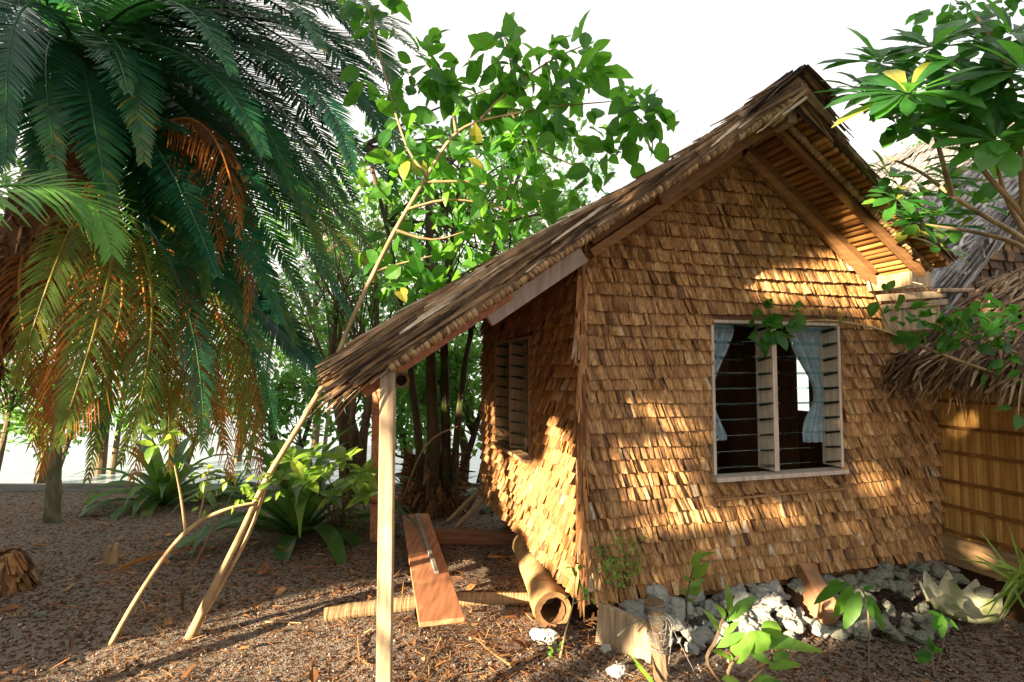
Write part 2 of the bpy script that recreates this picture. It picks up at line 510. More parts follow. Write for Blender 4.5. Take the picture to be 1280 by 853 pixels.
def shingle_wall(name, mat, pos, nrm, along, length, top, win, seed, rev=False):
    """rows of overlapping leaf shingles over a backing sheet; pos(a,z,off)->local point"""
    rg = random.Random(seed)
    m = MB()
    pitch = .083
    nrows = int((3.3 - ZB) / pitch) + 1
    down = Vector((0, 0, -1))
    for i in range(nrows):
        zb = ZB + i * pitch + rg.uniform(-.006, .006)
        ph = rg.uniform(0, 6)
        a = -rg.uniform(0, .04)
        while a < length:
            wd = rg.choice((.020, .026, .030, .034, .038, .044)) * rg.uniform(.85, 1.1)
            ac = a + wd * .5
            zz = zb + .010 * math.sin(ac * 2.3 + ph) + rg.uniform(-.002, .002)
            a += wd * .86
            if ac < 0.0 or ac > length: continue
            zt = min(zz + .125, top(ac) - .01)
            if zt - zz < .03: continue
            if win and win[0] - .01 < ac < win[1] + .01:
                if win[2] - .06 < zz < win[3] - .004: 
                    continue
                if zz <= win[2] - .06 and zt > win[2] - .02:
                    zt = win[2] - .02
            L = zt - zz
            sk = rg.gauss(0, .010) + (.013 if not rev else -.005)          # skewed foot
            lift = .031 + rg.uniform(-.006, .014)
            tw = rg.gauss(.004, .010)
            bowl = rg.uniform(-.002, .011)
            r = min(.999, max(0, rg.gauss(.48, .2) + .16 * noise.noise(Vector((ac * 1.7, zz * 1.7, seed)))))
            rowsv = []
            for k, tt in enumerate((0, .5, 1)):
                z_ = zt - L * tt
                o_ = .004 + lift * tt ** 1.5
                hw = wd * .5 * (1 if k < 2 else 1.02)
                cx = ac + sk * tt
                zz0 = rg.uniform(-.005, .005) if k == 2 else 0
                rowsv.append([pos(cx - hw, z_ + zz0, o_ - tw * tt), pos(cx, z_, o_ + bowl), pos(cx + hw, z_ - zz0, o_ + tw * tt + .003)])
            m.grid(rowsv, r)
            # thickness of the butt end, coloured darkest to draw the row's shadow line
            e = rowsv[-1]
            bk = [p - nrm * .005 for p in e]
            m.face([e[0], e[1], bk[1], bk[0]], 0); m.face([e[1], e[2], bk[2], bk[1]], 0)
    # backing sheet pieces around the window
    def quadgrid(a0, a1, z0, z1f):
        n = max(2, int((a1 - a0) / .1))
        rws = [[], []]
        for k in range(n + 1):
            aa = a0 + (a1 - a0) * k / n
            rws[0].append(pos(aa, z0, 0)); rws[1].append(pos(aa, z1f(aa), 0))
        m.grid(rws, .1)
        rws2 = [[p - nrm * .03 for p in rw] for rw in rws]
        m.grid(rws2, .1)
    if win:
        quadgrid(0, win[0], ZB, top); quadgrid(win[1], length, ZB, top)
        quadgrid(win[0], win[1], ZB, lambda a: win[2]); quadgrid(win[0], win[1], win[3], top)
    else:
        quadgrid(0, length, ZB, top)
    return m.build(name, mat, hut)


NF = Vector((0, -1, 0)); NL = Vector((-1, 0, 0))
fw = shingle_wall('wall', M['shingle'], lambda a, z, o: Vector((a, -o, z)), NF, 0, W,
                  lambda a: soffit(a) - .01 if a < 2.25 else 2.30, WIN_F, 11)
fw['label'] = 'tan shingled gable wall facing the camera'
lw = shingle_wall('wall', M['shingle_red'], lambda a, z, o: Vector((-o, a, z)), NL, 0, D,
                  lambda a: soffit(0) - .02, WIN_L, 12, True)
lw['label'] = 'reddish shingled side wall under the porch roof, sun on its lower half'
# right and back walls, plain boarded sheets with an opening on the right one
m = MB()
WR = (1.12, 1.40, 1.25, 1.8)
for (t0, t1, z0, z1) in ((0.03, WR[0], ZB, 2.2), (WR[1], D, ZB, 2.2), (WR[0], WR[1], ZB, WR[2]), (WR[0], WR[1], WR[3], 2.2)):
    m.box((W - .02, (t0 + t1) / 2, (z0 + z1) / 2), (.04, t1 - t0, z1 - z0))
m.build('wall', M['timber_floor'], hut)
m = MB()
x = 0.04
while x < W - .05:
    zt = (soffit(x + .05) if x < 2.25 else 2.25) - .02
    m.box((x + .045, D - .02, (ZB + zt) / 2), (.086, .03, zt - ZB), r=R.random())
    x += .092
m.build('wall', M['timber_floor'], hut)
# inner lining of front and left walls and an inner partition of warm planks
m = MB()
for k in range(15):
    s0 = .06 + k * .1
    m.box((s0 + .045, 1.75, 1.3), (.09, .02, 1.95), r=R.random())
pt = m.build('partition', mat_fibre('warm_plank_partition', [(0, (.22, .10, .035)), (1, (.34, .17, .06))], (30, 30, 2), .45), hut)
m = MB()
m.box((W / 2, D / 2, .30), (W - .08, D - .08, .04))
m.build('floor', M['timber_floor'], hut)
m = MB()
m.box((2.06, .9, 1.3), (.06, .75, 1.95))
m.build('door', M['timber_floor'], hut)

# corner binding of upright leaf strips
m = MB()
for i in range(130):
    z0 = R.uniform(ZB, 2.15)
    m.strip(Vector((-.03 + R.uniform(-.03, .02), -.03 + R.uniform(-.03, .02), z0 + R.uniform(.1, .2))),
            Vector((R.gauss(-.06, .08), R.gauss(-.1, .06), -1)).normalized(), Vector((1, R.uniform(-.9, .2), 0)).normalized(),
            R.uniform(.12, .26), R.uniform(.014, .03), R.uniform(-.1, .1), R.random(), Vector((-.7, -.7, 0)))
m.tube([Vector((-.012, -.012, ZB)), Vector((-.014, -.012, 2.3))], .014, 6, .3, sub=1)
m.build('corner_binding', M['shingle_red'], hut)

# gable trim boards lying on the wall below the soffit
m = MB()
for off, wd in ((.045, .062), (.128, .058)):
    for (sa, sb) in ((AX + .02, 2.24), (AX - .02, 0.02)):
        up = Vector((0, -1, 0))
        a = Vector((sa, -.062, soffit(sa) - off)); b = Vector((sb, -.062, soffit(sb) - off))
        m.beam(a, b, wd, .022 if off < .1 else .05, up, .3 if off < .1 else 1.0)
m.build('gable_trim', M['timber'], hut, bevel=.004)

# ---- roof
TF, TB = -.52, 3.15
SE = -1.28
roof_e = MB()


def thick(s):
    return (.06 + .14 * smooth(1.1, -1.2, s) + .09 * smooth(.5, 0, AX - s)) if s < AX else .05 + .07 * smooth(.3, 0, s - AX)


def slab(m, s0, s1, t0, t1, th, r, n=14):
    lo, hi = [], []
    for k in range(n + 1):
        s = s0 + (s1 - s0) * k / n
        z = soffit(s)
        x_th = thick(s) - .02
        lo.append([(s, t0, z + .012), (s, t1, z + .012)])
        hi.append([(s, t0, z + x_th), (s, t1, z + x_th)])
    m.grid(lo, r); m.grid(hi, r)
    m.grid([[p[0] for p in lo], [p[0] for p in hi]], r)
    m.grid([[p[1] for p in lo], [p[1] for p in hi]], r)
    m.grid([lo[0], hi[0]], r); m.grid([lo[-1], hi[-1]], r)


slab(roof_e, SE + .06, AX - .003, TF + .03, TB, .085, .15)
slab(roof_e, AX + .003, 2.33, TF + .03, TB, .12, .15)


rg = random.Random(5)
# top cover strips
for side in (-1, 1):
    smax = AX - SE if side < 0 else 2.36 - AX
    k = KL if side < 0 else KR
    ds = Vector((side, 0, -k)).normalized(); nr = Vector((side * k, 0, 1)).normalized()
    q = 0.0
    while q < smax:
        t = TF - .02 if side < 0 else TF + .03
        while t < TB:
            wd = rg.uniform(.014, .036)
            s = AX + side * (q + rg.uniform(-.08, .08))
            s = max(SE, min(2.34, s))
            p = Vector((s, t, soffit(s) + thick(s) + rg.uniform(-.015, .02)))
            d = (ds + Vector((0, rg.gauss(0, .10) if side < 0 else abs(rg.gauss(0, .08)), 0)) + nr * rg.gauss(.02, .025)).normalized()
            m_L = rg.uniform(.35, .8) if side < 0 else rg.uniform(.2, .3)
            m_L = min(m_L, max(.12, (s - SE + .12) * 1.2)) if side < 0 else min(m_L, max(.08, (2.36 - s) * 1.2))
            roof_e.strip(p, d, Vector((0, 1, 0)), m_L, wd, rg.uniform(0, .12), min(1, max(0, rg.gauss(.55, .22))), nr)
            t += wd * .95
        q += .13
# verge: stacked leaf ends and stalks lying along the slope, packed through the thickness
for side in (-1, 1):
    smax = AX - SE if side < 0 else 2.36 - AX
    k = KL if side < 0 else KR
    ds = Vector((side, 0, -k)).normalized(); nr = Vector((side * k, 0, 1)).normalized()
    for i in range(1700 if side < 0 else 420):
        q = rg.uniform(-.06, smax - .12)
        s = AX + side * q
        if s < SE or s > 2.34: continue
        f = rg.random()
        p = Vector((s, TF + (rg.uniform(-.05, .03) if side < 0 else rg.uniform(-.012, .02)), soffit(s) + .035 + f * (thick(s) - .03)))
        d = (ds + Vector((0, rg.gauss(-.03, .04) if side < 0 else rg.uniform(-.01, .05), 0)) + nr * (rg.gauss(-.01 + .04 * f, .04) if side < 0 else rg.gauss(.01, .02))).normalized()
        L = rg.uniform(.2, .6) if side < 0 else min(rg.uniform(.15, .5), max(.05, (2.36 - s) * 1.2))
        if side < 0: L = min(L, max(.15, (s - SE + .2) * 1.2))
        roof_e.strip(p, d, nr if rg.random() < .6 else (nr + Vector((0, -1, 0)) * rg.uniform(.3, 1.5)).normalized(), L,
                     rg.uniform(.008, .03), rg.uniform(-.03, .05), min(1, max(0, rg.gauss(.42 + .3 * f, .27))), nr, .3, 3)
for i in range(160):
    side = rg.choice((-1, -1, 1))
    k = KL if side < 0 else KR
    p = Vector((AX + side * rg.uniform(-.02, .05), TF + rg.uniform(-.05, .01), AZ + rg.uniform(.03, .15)))
    d = Vector((side, rg.uniform(-.02, .05), -k - rg.uniform(-.05, .25))).normalized()
    roof_e.strip(p, d, Vector((side * k, -.3, 1)).normalized(), rg.uniform(.15, .45), rg.uniform(.012, .035), 0, min(1, max(0, rg.gauss(.4, .25))), Vector((side * k, 0, 1)).normalized(), .35, 3)
# eave fringe at the low left end
for i in range(900):
    t = rg.uniform(TF - .04, TB) if i > 320 else TF + rg.uniform(-.06, .25)
    s = SE + rg.uniform(-.02, .25)
    p = Vector((s, t, soffit(s) + rg.uniform(0.0, .2)))
    d = (Vector((-1, 0, -KL * rg.uniform(.75, 1.15))) + Vector((0, rg.gauss(0, .1), 0))).normalized()
    roof_e.strip(p, d, Vector((0, 1, rg.uniform(-.5, .5))).normalized(), rg.uniform(.14, .30), rg.uniform(.008, .03), rg.uniform(0, .2),
                 rg.random(), Vector((-KL, 0, 1)).normalized(), .2, 3)
# ridge cap with a lifted prow
for i in range(1500):
    t = TF - .07 + (TB - TF) * rg.random() ** 2.2
    side = rg.choice((-1, 1))
    lift = .03 * smooth(TF + .35, TF - .02, t)
    p = Vector((AX + side * rg.uniform(-.01, .02), t, AZ + .125 + lift + rg.uniform(-.02, .015)))
    k = (KL if side < 0 else KR) + .12 + lift * 1.6
    d = Vector((side, rg.gauss(.0, .12), -k)).normalized()
    roof_e.strip(p, d, Vector((0, 1, 0)), rg.uniform(.25, .6) if side < 0 else rg.uniform(.12, .28), rg.uniform(.02, .045), rg.uniform(-.05, .03), min(1, max(0, rg.gauss(.4, .25))), Vector((side * k, 0, 1)).normalized(), .4, 3)
roof = roof_e.build('roof', M['thatch'], hut)

# soffit: rolled leaf battens across each slope
m = MB()
for side in (-1, 1):
    smax = AX - SE - .05 if side < 0 else 2.33 - AX
    q = .05
    while q < smax:
        s = AX + side * q
        z = soffit(s) - .004
        rr = rg.uniform(.016, .024)
        pts = [Vector((s + rg.uniform(-.006, .006), TF + .02 + (TB - TF - .04) * j / 6, z + rg.uniform(-.006, .006))) for j in range(7)]
        m.tube(pts, rr, 6, rg.random(), sub=2)
        q += rg.uniform(.036, .044)
for (sa, sb) in ((SE + .08, AX - .01), (AX + .01, 2.325)):
    m.grid([[Vector((sa + (sb - sa) * k / 8, t_, soffit(sa + (sb - sa) * k / 8) + .004)) for k in range(9)] for t_ in (TF + .025, TB - .01)], .35)
m.build('soffit', M['soffit'], roof, smooth_=True)


def bound_pole(m, a, b, r0, wraps):
    a, b = Vector(a), Vector(b)
    n = wraps * 2
    prev = None
    m.tube([a, b], r0 * .8, 8, .45, sub=1)
    d = (b - a).normalized()
    for i in range(wraps):
        c = a + (b - a) * ((i + .5 + R.uniform(-.2, .2)) / wraps)
        tilt = (d + Vector((R.uniform(-.4, .4), R.uniform(-.4, .4), R.uniform(-.4, .4)))).normalized()
        ww = R.uniform(.006, .012)
        m.tube([c - tilt * ww, c, c + tilt * ww], [r0 * .95, r0 * 1.12, r0 * .95], 8, R.random(), cap=False, sub=1)


m = MB()
t = TF - .03
bound_pole(m, (AX - .06, t, soffit(AX - .06) + .004), (SE + .10, t, soffit(SE + .10) + .004), .026, 120)
m.build('verge_pole', M['cane'], roof, smooth_=True)
m = MB()
bound_pole(m, (AX + .02, -.405, soffit(AX + .02) - .045), (2.30, -.405, soffit(2.3) - .04), .022, 52)
m.build('verge_pole', M['cane'], roof, smooth_=True)
# rafters
m = MB()
for t in (-.35,):
    m.beam((AX + .02, t, soffit(AX + .02) - .06), (2.30, t, soffit(2.3) - .055), .045, .06, r=.4)
m.build('rafter', M['timber'], roof, bevel=.004)
m = MB()
m.beam((AX - .05, -.36, soffit(AX - .05) - .06), (.30, -.36, soffit(.3) - .055), .05, .07, r=.3)
m.build('rafter', M['timber'], roof, bevel=.004)
m = MB()
m.beam((-.03, -.06, soffit(-.03) - .10), (-.62, -.06, soffit(-.62) - .10), .045, .10, r=.4)
r_ = m.build('rafter', M['timber_grey'], roof, bevel=.005)
r_['label'] = 'pale rafter tail sticking out from the wall corner'
m = MB()
m.beam((-.55, -.30, soffit(-.55) - .035), (-1.30, -.30, soffit(-1.30) - .035), .05, .06, r=.1)
m.build('rafter', M['plank_red'], roof, bevel=.005)
m = MB()
m.beam((-.1, 1.3, soffit(-.1) - .05), (-1.3, 1.3, soffit(-1.30) - .05), .05, .07, r=.4)
m.build('rafter', M['timber'], roof, bevel=.005)
m = MB()
m.beam((-.1, 2.75, soffit(-.1) - .05), (-1.3, 2.75, soffit(-1.30) - .05), .05, .07, r=.4)
m.build('rafter', M['timber'], roof, bevel=.005)
# ridge pole ends
m = MB()
m.box((AX + .015, -.42, AZ - .075), (.06, .14, .09))
m.box((AX - .06, -.44, AZ - .085), (.035, .10, .05))
m.box((AX, 1.2, AZ - .06), (.06, 3.2, .08))
m.build('ridge_pole', M['timber_pale'], roof, bevel=.005)

# right eave: boards, gutter trough and bearer in the sun
m = MB()
zr = soffit(2.30)
m.beam((2.26, -.30, zr - .08), (2.30, .35, zr - .08), .03, .10, r=.9)
m.beam((2.17, -.06, zr - .085), (2.62, -.16, zr - .05), .03, .11, r=.9)
m.beam((2.22, -.09, zr - .19), (2.68, -.21, zr - .16), .04, .05, r=.6)
m.beam((2.22, -.12, zr - .26), (2.66, -.24, zr - .22), .04, .04, r=.3)
m.build('eave_board', M['timber_pale'], hut, bevel=.005)
m = MB()
m.beam((2.24, -.10, zr - .36), (2.62, -.22, zr - .33), .03, .16, r=.5)
m.beam((2.60, -.22, zr - .14), (3.1, -.10, zr - .10), .08, .03, r=.2)
m.build('gutter_board', M['timber_pale'], hut, bevel=.01)

# porch post, rear post, bamboo plate
m = MB()
m.box((-1.185, -.49, .77 - .1), (.066, .045, 1.96), Matrix.Rotation(-TH, 3, 'Z'), r=.6)
pp = m.build('post', M['timber_pale'], hut, bevel=.004)
pp['label'] = 'pale squared porch post in front, its foot below the frame'
m = MB()
pb = H(-1.24, 2.45, 0)
m.box((-1.16, 2.45, .74), (.09, .06, 1.62), Matrix.Rotation(-TH, 3, 'Z'), r=.4)
m.build('post', M['plank_red'], hut, bevel=.004)


def hollow_log(m, a, b, r0, r1, inner, depth=.12, n=18, jit=.05, rings=()):
    a, b = Vector(a), Vector(b)
    d = (b - a).normalized(); x = d.orthogonal().normalized(); y = d.cross(x)
    L = (b - a).length
    rows = []
    N = 24
    for i in range(N + 1):
        t = i / N
        rr = r0 * (1 - t) + r1 * t
        for rt in rings:
            rr *= 1 + .10 * math.exp(-((t - rt) * L / .025) ** 2)
        rows.append([a + d * (L * t) + (x * math.cos(2 * math.pi * k / n) + y * math.sin(2 * math.pi * k / n)) * rr * (1 + jit * noise.noise(Vector((k * .9, t * 4, r0 * 50)))) for k in range(n)])
    m.grid(rows, .6, close=True)
    # near end face with a hole
    def ring(c, rad): return [c + (x * math.cos(2 * math.pi * k / n) + y * math.sin(2 * math.pi * k / n)) * rad * (1 + .12 * noise.noise(Vector((k * 1.3, 2, 9)))) for k in range(n)]
    m.grid([rows[0], ring(a + d * .01, r0 * inner)], .1, close=True)
    m.grid([ring(a, r0 * inner), ring(a + d * depth, r0 * inner * .85)], 0, close=True)
    m.face(ring(a + d * depth, r0 * inner * .85), 0)
    m.face(rows[-1], .5)


m = MB()
hollow_log(m, (-1.125, -.50, 1.60), (-1.125, 3.0, 1.60), .038, .04, .62, rings=(.1, .35, .6, .85))
m.build('porch_beam', M['cane'], hut, smooth_=False)

# stump boards under the floor at the front
m = MB()
m.beam(Vector((.07, -.02, .15)), Vector((.27, -.30, .11)), .045, .25, r=.7)
b = m.build('stump', M['timber_pale'], hut, bevel=.008); b['label'] = 'pale sunlit board stump at the near corner'
m = MB()
m.box((1.52, -.14, .16), (.10, .34, .30), Matrix.Rotation(math.radians(-12), 3, 'Z') @ Matrix.Rotation(math.radians(35), 3, 'X'), r=.7)
b = m.build('stump', M['tile'], hut, bevel=.008); b['label'] = 'terracotta coloured board among the rocks'
for (s_, t_) in ((.25, 2.5), (2.6, 2.5), (2.6, .3), (1.4, 1.4)):
    m = MB(); m.box((s_, t_, .11), (.14, .14, .36)); m.build('stump', M['timber'], hut, bevel=.008)
m = MB()
m.beam((.05, .1, .235), (.05, D - .1, .235), .06, .07); m.beam((.1, .06, .232), (W - .1, .06, .232), .06, .065)
m.build('floor_beam', M['timber'], hut, bevel=.004)


M['timber_side'] = mat_fibre('brown_window_timber', [(0, (.24, .14, .075)), (1, (.34, .21, .12))], (40, 40, 4), .65, .3, .002, .7, 1.15)


def window(win, front, seed):
    wm = M['timber_grey'] if front else M['timber_side']
    rg = random.Random(seed)
    a0, a1, z0, z1 = win
    def box(m, a, t, z, sa, st, sz, r=.5):
        if front: m.box((a, t, z), (sa, st, sz), r=r)
        else: m.box((t, a, z), (st, sa, sz), r=r)
    m = MB()
    fr = .022
    box(m, (a0 + a1) / 2, -.02, z0 + .014, a1 - a0 + .01, .125, .028, .6)      # sill
    box(m, (a0 + a1) / 2, .02, z1 - fr / 2, a1 - a0, .12, fr, .3)
    box(m, a0 + fr / 2, .015, (z0 + z1) / 2 + .008, fr, .12, z1 - z0 - .062, .5)
    box(m, a1 - fr / 2, .03, (z0 + z1) / 2 + .008, fr, .16, z1 - z0 - .062, .9)
    fo = m.build('window', wm, hut, bevel=.003)
    m = MB()
    am = a0 + (a1 - a0) * (.465 if front else .5)
    box(m, am, .03, (z0 + z1) / 2 + .008, .036, .16, z1 - z0 - .064, .9)
    m.build('mullion', wm, fo, bevel=.003)
    nb = 10
    for (b0, b1) in ((a0 + fr + .004, am - .024), (am + .024, a1 - fr - .004)):
        for k in range(nb):
            z = z0 + .075 + (z1 - z0 - .12) * k / (nb - 1)
            tilt = math.radians(rg.uniform(6, 13))
            rot = Matrix.Rotation(-tilt, 3, 'X') if front else Matrix.Rotation(tilt, 3, 'Y')
            g = MB()
            c = ((b0 + b1) / 2, .01, z) if front else (.01, (b0 + b1) / 2, z)
            sz = (b1 - b0 - .012, .10, .003) if front else (.10, b1 - b0 - .012, .003)
            g.box(c, sz, rot)
            g.build('louvre_blade', M['glass'], fo)
            for e in (b0 + .004, b1 - .004):
                c = (e, .01, z - .004) if front else (.01, e, z - .004)
                sz = (.016, .112, .013) if front else (.112, .016, .013)
                mc = MB(); mc.box(c, sz, rot)
                mc.build('louvre_clip', M['black'], fo)
    return fo


window(WIN_F, True, 3)
window(WIN_L, False, 4)
# wooden strip below each window
m = MB()
m.beam((WIN_F[0], -.045, WIN_F[2] - .115), (WIN_F[1], -.045, WIN_F[2] - .105), .012, .012, r=.9)
m.build('window_batten', M['timber'], hut)


# curtains: gathered, tied half way
def curtain(label, fn, rows=40, cols=40, mat='curtain'):
    m = MB()
    g = []
    for i in range(rows + 1):
        v = i / rows
        g.append([fn(j / cols, v) for j in range(cols + 1)])
    m.grid([[H(*p) for p in row] for row in g], .5)
    org = H(*fn(.5, 1))
    return tag(m.build('curtain', M[mat], origin=org, smooth_=True), label, 'curtain')


def cl(u, v):
    z = 1.95 - v * .78
    wv = .30 if v < .0 else (.27 - .20 * smooth(0, .62, v) if v < .62 else .07 + .11 * smooth(.62, .98, v))
    if .58 < v < .68: wv -= .012
    left = .905
    t = .11 + .022 * math.sin(u * 26 + v * 2 + math.sin(v * 7)) * (1 - .3 * v) + .006 * math.sin(u * 61)
    return (left + u * wv, t, z)


def cr(u, v):
    z = 1.95 - v * .82
    wv = .30 - .20 * smooth(0, .60, v) if v < .60 else .10 + .10 * smooth(.60, .95, v)
    right = 1.935
    t = .11 + .022 * math.sin(u * 24 + v * 2 + 1 + math.sin(v * 8)) + .006 * math.sin(u * 57)
    return (right - u * wv, t, z)


curtain('pale blue curtain tied back at the left edge of the front window', cl)
curtain('pale blue curtain tied back beside the right jamb of the front window', cr)


def cs(u, v):
    z = 1.88 - v * .72
    wv = .32 - .20 * smooth(0, .6, v) if v < .6 else .12 + .14 * smooth(.6, 1, v)
    return (.11 + .014 * math.sin(u * 25), 1.08 + u * wv, z)


curtain('blue curtain hanging inside the side wall window under the porch', cs)

# table inside
tb = thing('table', H(1.15, 1.15, .32), 'low dark table inside the room seen through the front window', 'table', rz=TH)
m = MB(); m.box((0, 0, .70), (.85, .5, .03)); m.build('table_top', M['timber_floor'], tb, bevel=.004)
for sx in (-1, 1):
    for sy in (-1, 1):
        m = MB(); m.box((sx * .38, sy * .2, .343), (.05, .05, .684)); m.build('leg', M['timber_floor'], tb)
m = MB()
m.tube([(0, 0, 0), (0, 0, .06), (0, 0, .10), (0, 0, .13)], [.035, .04, .022, .018], 12, .5)
jr = m.build('jar', mat_plain('red_jar', (.35, .06, .03), .3), smooth_=True, loc=H(1.02, 1.0, 1.036))
tag(jr, 'small red jar on the table behind the front window', 'jar')

# ------------------------------------------------------------------ bamboo walled annexe on the right
ann = thing('annexe', H(W, -.6, 0), 'low annexe with golden flattened bamboo wall and shaggy thatch fringe at right edge', 'hut', rz=TH)
AL = 1.25


def A(s, t, z):   # hut coordinates to annexe local
    return Vector((s - W, t + .6, z))


m = MB()
t = -AL
while t < .0:
    wd = R.uniform(.018, .035)
    m.box(A(W + .012 + R.uniform(0, .008), t + wd / 2, 1.0), (.016, wd * .96, 1.16), r=R.random())
    t += wd
m.box(A(W + .05, -AL / 2, 1.05), (.03, AL, 1.25), r=.1)
m.build('wall', M['bamboo_wall'], ann)
m = MB()
for z in (1.42, 1.23, 1.05, .84, .66, .48):
    m.beam(A(W - .006, -AL, z - .004), A(W - .006, -.004, z), .02, .022, r=R.random())
m.build('rail', mat_fibre('reddish_rail', [(0, (.16, .065, .02)), (1, (.26, .11, .035))], (10, 10, 10), .5), ann, bevel=.003)
m = MB()
m.beam(A(W - .012, -AL, .345), A(W - .012, -.004, .345), .03, .20, r=.4)
m.build('base_board', mat_fibre('base_board', [(0, (.24, .15, .075)), (1, (.36, .24, .13))], (4, 4, 30), .6), ann, bevel=.004)
m = MB()
m.beam(A(W + .06, -AL, .10), A(W + .06, -.004, .10), .06, .30, r=0)
m.build('dark_gap_strip', M['timber_floor'], ann)  # dark strip set back to stand in for the black gap below the base board
# shaggy low roof
m = MB()
es, ez, kk = 2.40, 1.60, .62
rows = [[A(s, t, ez + kk * (s - es) + .02) for t in (-AL - .1, -.04)] for s in (es + .1, 2.9, 3.4)]
m.grid(rows, .1)
rows = [[A(s, t, ez + kk * (s - es) + .06) for t in (-AL - .1, -.04)] for s in (es + .1, 2.9, 3.4)]
m.grid(rows, .1)
ds = Vector((-1, 0, -kk)).normalized(); nr = Vector((-kk, 0, 1)).normalized()
rg = random.Random(21)
for i in range(4200):
    s = es + 1.1 * rg.random() ** 1.05
    t = rg.uniform(-AL - .1, .02 if s < 2.8 else -.06)
    p = A(s, t, ez + kk * (s - es) + rg.uniform(.05, .16))
    d = (ds + nr * rg.gauss(.03, .12) + Vector((0, rg.gauss(.04, .35), 0))).normalized()
    m.strip(p, d, Vector((0, 1, rg.uniform(-.4, .4))).normalized(), rg.uniform(.10, .3), rg.uniform(.01, .03), rg.uniform(0, .35), min(1, max(0, rg.gauss(.5, .25))), nr, .3)
for i in range(900):
    t = rg.uniform(-AL - .1, .03)
    s = es + rg.uniform(-.02, .22)
    p = A(s, t, ez + kk * (s - es) + rg.uniform(.0, .13))
    d = (Vector((-1, 0, -kk * 1.5)) + Vector((0, rg.gauss(.15, .45), rg.gauss(0, .3)))).normalized()
    m.strip(p, d, Vector((0, 1, rg.uniform(-.6, .6))).normalized(), rg.uniform(.12, .28), rg.uniform(.01, .028), rg.uniform(0, .5), min(1, max(0, rg.gauss(.7, .2))), nr, .3, 3)
m.build('roof', M['thatch'], ann)

# ------------------------------------------------------------------ larger house behind with silver thatch
hs = thing('house', H(5.2, .5, 0), 'bigger house behind the hut with high silver grey thatch roof', 'house', rz=TH)


def B(s, t, z): return Vector((s - 5.2, t - .5, z))


k2, s0, z0 = .857, 3.25, 2.19
sr = 6.3; zr2 = z0 + k2 * (sr - s0)
m = MB()
T0, T1 = .3, 3.3
rows = []
for s, z in ((s0, z0), (sr, zr2), (sr + 3.0, z0)):
    rows.append([B(s, T0 + .05, z + .02), B(s, T1, z + .02)])
m.grid(rows, .2)
rows = [[p + Vector((0, 0, -.16)) for p in rw] for rw in rows]
m.grid(rows, .05)
ds = Vector((-1, 0, -k2)).normalized(); nr = Vector((-k2, 0, 1)).normalized()
for i in range(9000):
    s = rg.uniform(s0, sr); t = rg.uniform(T0, T1)
    p = B(s, t, z0 + k2 * (s - s0) + rg.uniform(0, .05))
    d = (ds + nr * rg.gauss(.02, .06) + Vector((0, rg.gauss(0, .25), 0))).normalized()
    m.strip(p, d, Vector((0, 1, 0)), rg.uniform(.12, .3), rg.uniform(.02, .05), rg.uniform(0, .1), rg.random(), nr, .5)
for i in range(700):     # verge
    s = rg.uniform(s0, sr)
    p = B(s, T0 + rg.uniform(-.06, .04), z0 + k2 * (s - s0) + rg.uniform(-.16, .05))
    d = (ds + nr * rg.gauss(0, .05) + Vector((0, rg.gauss(0, .04), 0))).normalized()
    m.strip(p, d, (nr + Vector((0, -1, 0)) * rg.uniform(0, 1)).normalized(), rg.uniform(.3, .7), rg.uniform(.015, .04), rg.uniform(0, .06), rg.random(), nr, .4, 3)
for i in range(300):
    t = rg.uniform(T0 - .05, T1)
    p = B(sr, t, zr2 + .06)
    m.strip(p, (Vector((-1, rg.gauss(0, .15), -k2 + .1))).normalized(), Vector((0, 1, 0)), rg.uniform(.25, .5), .04, 0, rg.random(), nr, .5)
m.build('roof', M['thatch_grey'], hs)
m = MB()
rg = random.Random(31)
for i in range(22):
    for j in range(50):
        z = .4 + j * .09 ; s = 3.9 + i * .11
        if z + .1 > z0 + k2 * (s - s0) - .2: continue
        c = B(s + rg.uniform(-.02, .02), .58 + rg.uniform(-.012, .012), z)
        m.box(c, (.10, .02, .11), Matrix.Rotation(rg.gauss(-.15, .1), 3, 'X'), r=rg.random() * .6)
m.box(B(6.5, .7, 1.3), (5.0, .06, 2.0), r=.1)
m.build('wall', M['thatch'], hs)
m = MB()
m.box(B(5.25, 1.9, 1.4), (.06, 2.2, 2.6), r=.4)
m.build('wall', M['timber'], hs)

# ------------------------------------------------------------------ cycad
PATH = [G(-75, 725), P(-85, 560, 4.0), P(-30, 420, 4.0), P(45, 310, 4.0), P(100, 190, 4.05), P(105, 70, 4.05)]
cy = thing('cycad', PATH[0], 'huge dark cycad palm at the left with drooping fronds and brown dead ones', 'palm')
m = MB()
m.tube(PATH, [.20, .19, .20, .24, .26, .2], 12, .3, sub=6, jit=.3)
pts = MB().tube(PATH, .2, 4, sub=14)
rg = random.Random(41)
for i, p in enumerate(pts):
    for k in range(34):
        a = rg.uniform(0, 6.283)
        d0 = Vector((math.cos(a), math.sin(a), 0))
        st = p + d0 * rg.uniform(.14, .24) + Vector((0, 0, rg.uniform(-.05, .05)))
        d = (d0 * rg.uniform(.2, .8) + Vector((0, 0, rg.uniform(-1, .35)))).normalized()
        m.strip(st, d, d.cross(Vector((0, 0, 1))).normalized() if abs(d.z) < .98 else Vector((1, 0, 0)), rg.uniform(.1, .32), rg.uniform(.01, .04), rg.uniform(0, .3), rg.random(), d0, .2)
m.build('trunk', M['fibre'], cy, PATH[0])


def bez(p0, p1, p2, t):
    return p0 * (1 - t) ** 2 + p1 * (2 * t * (1 - t)) + p2 * t * t


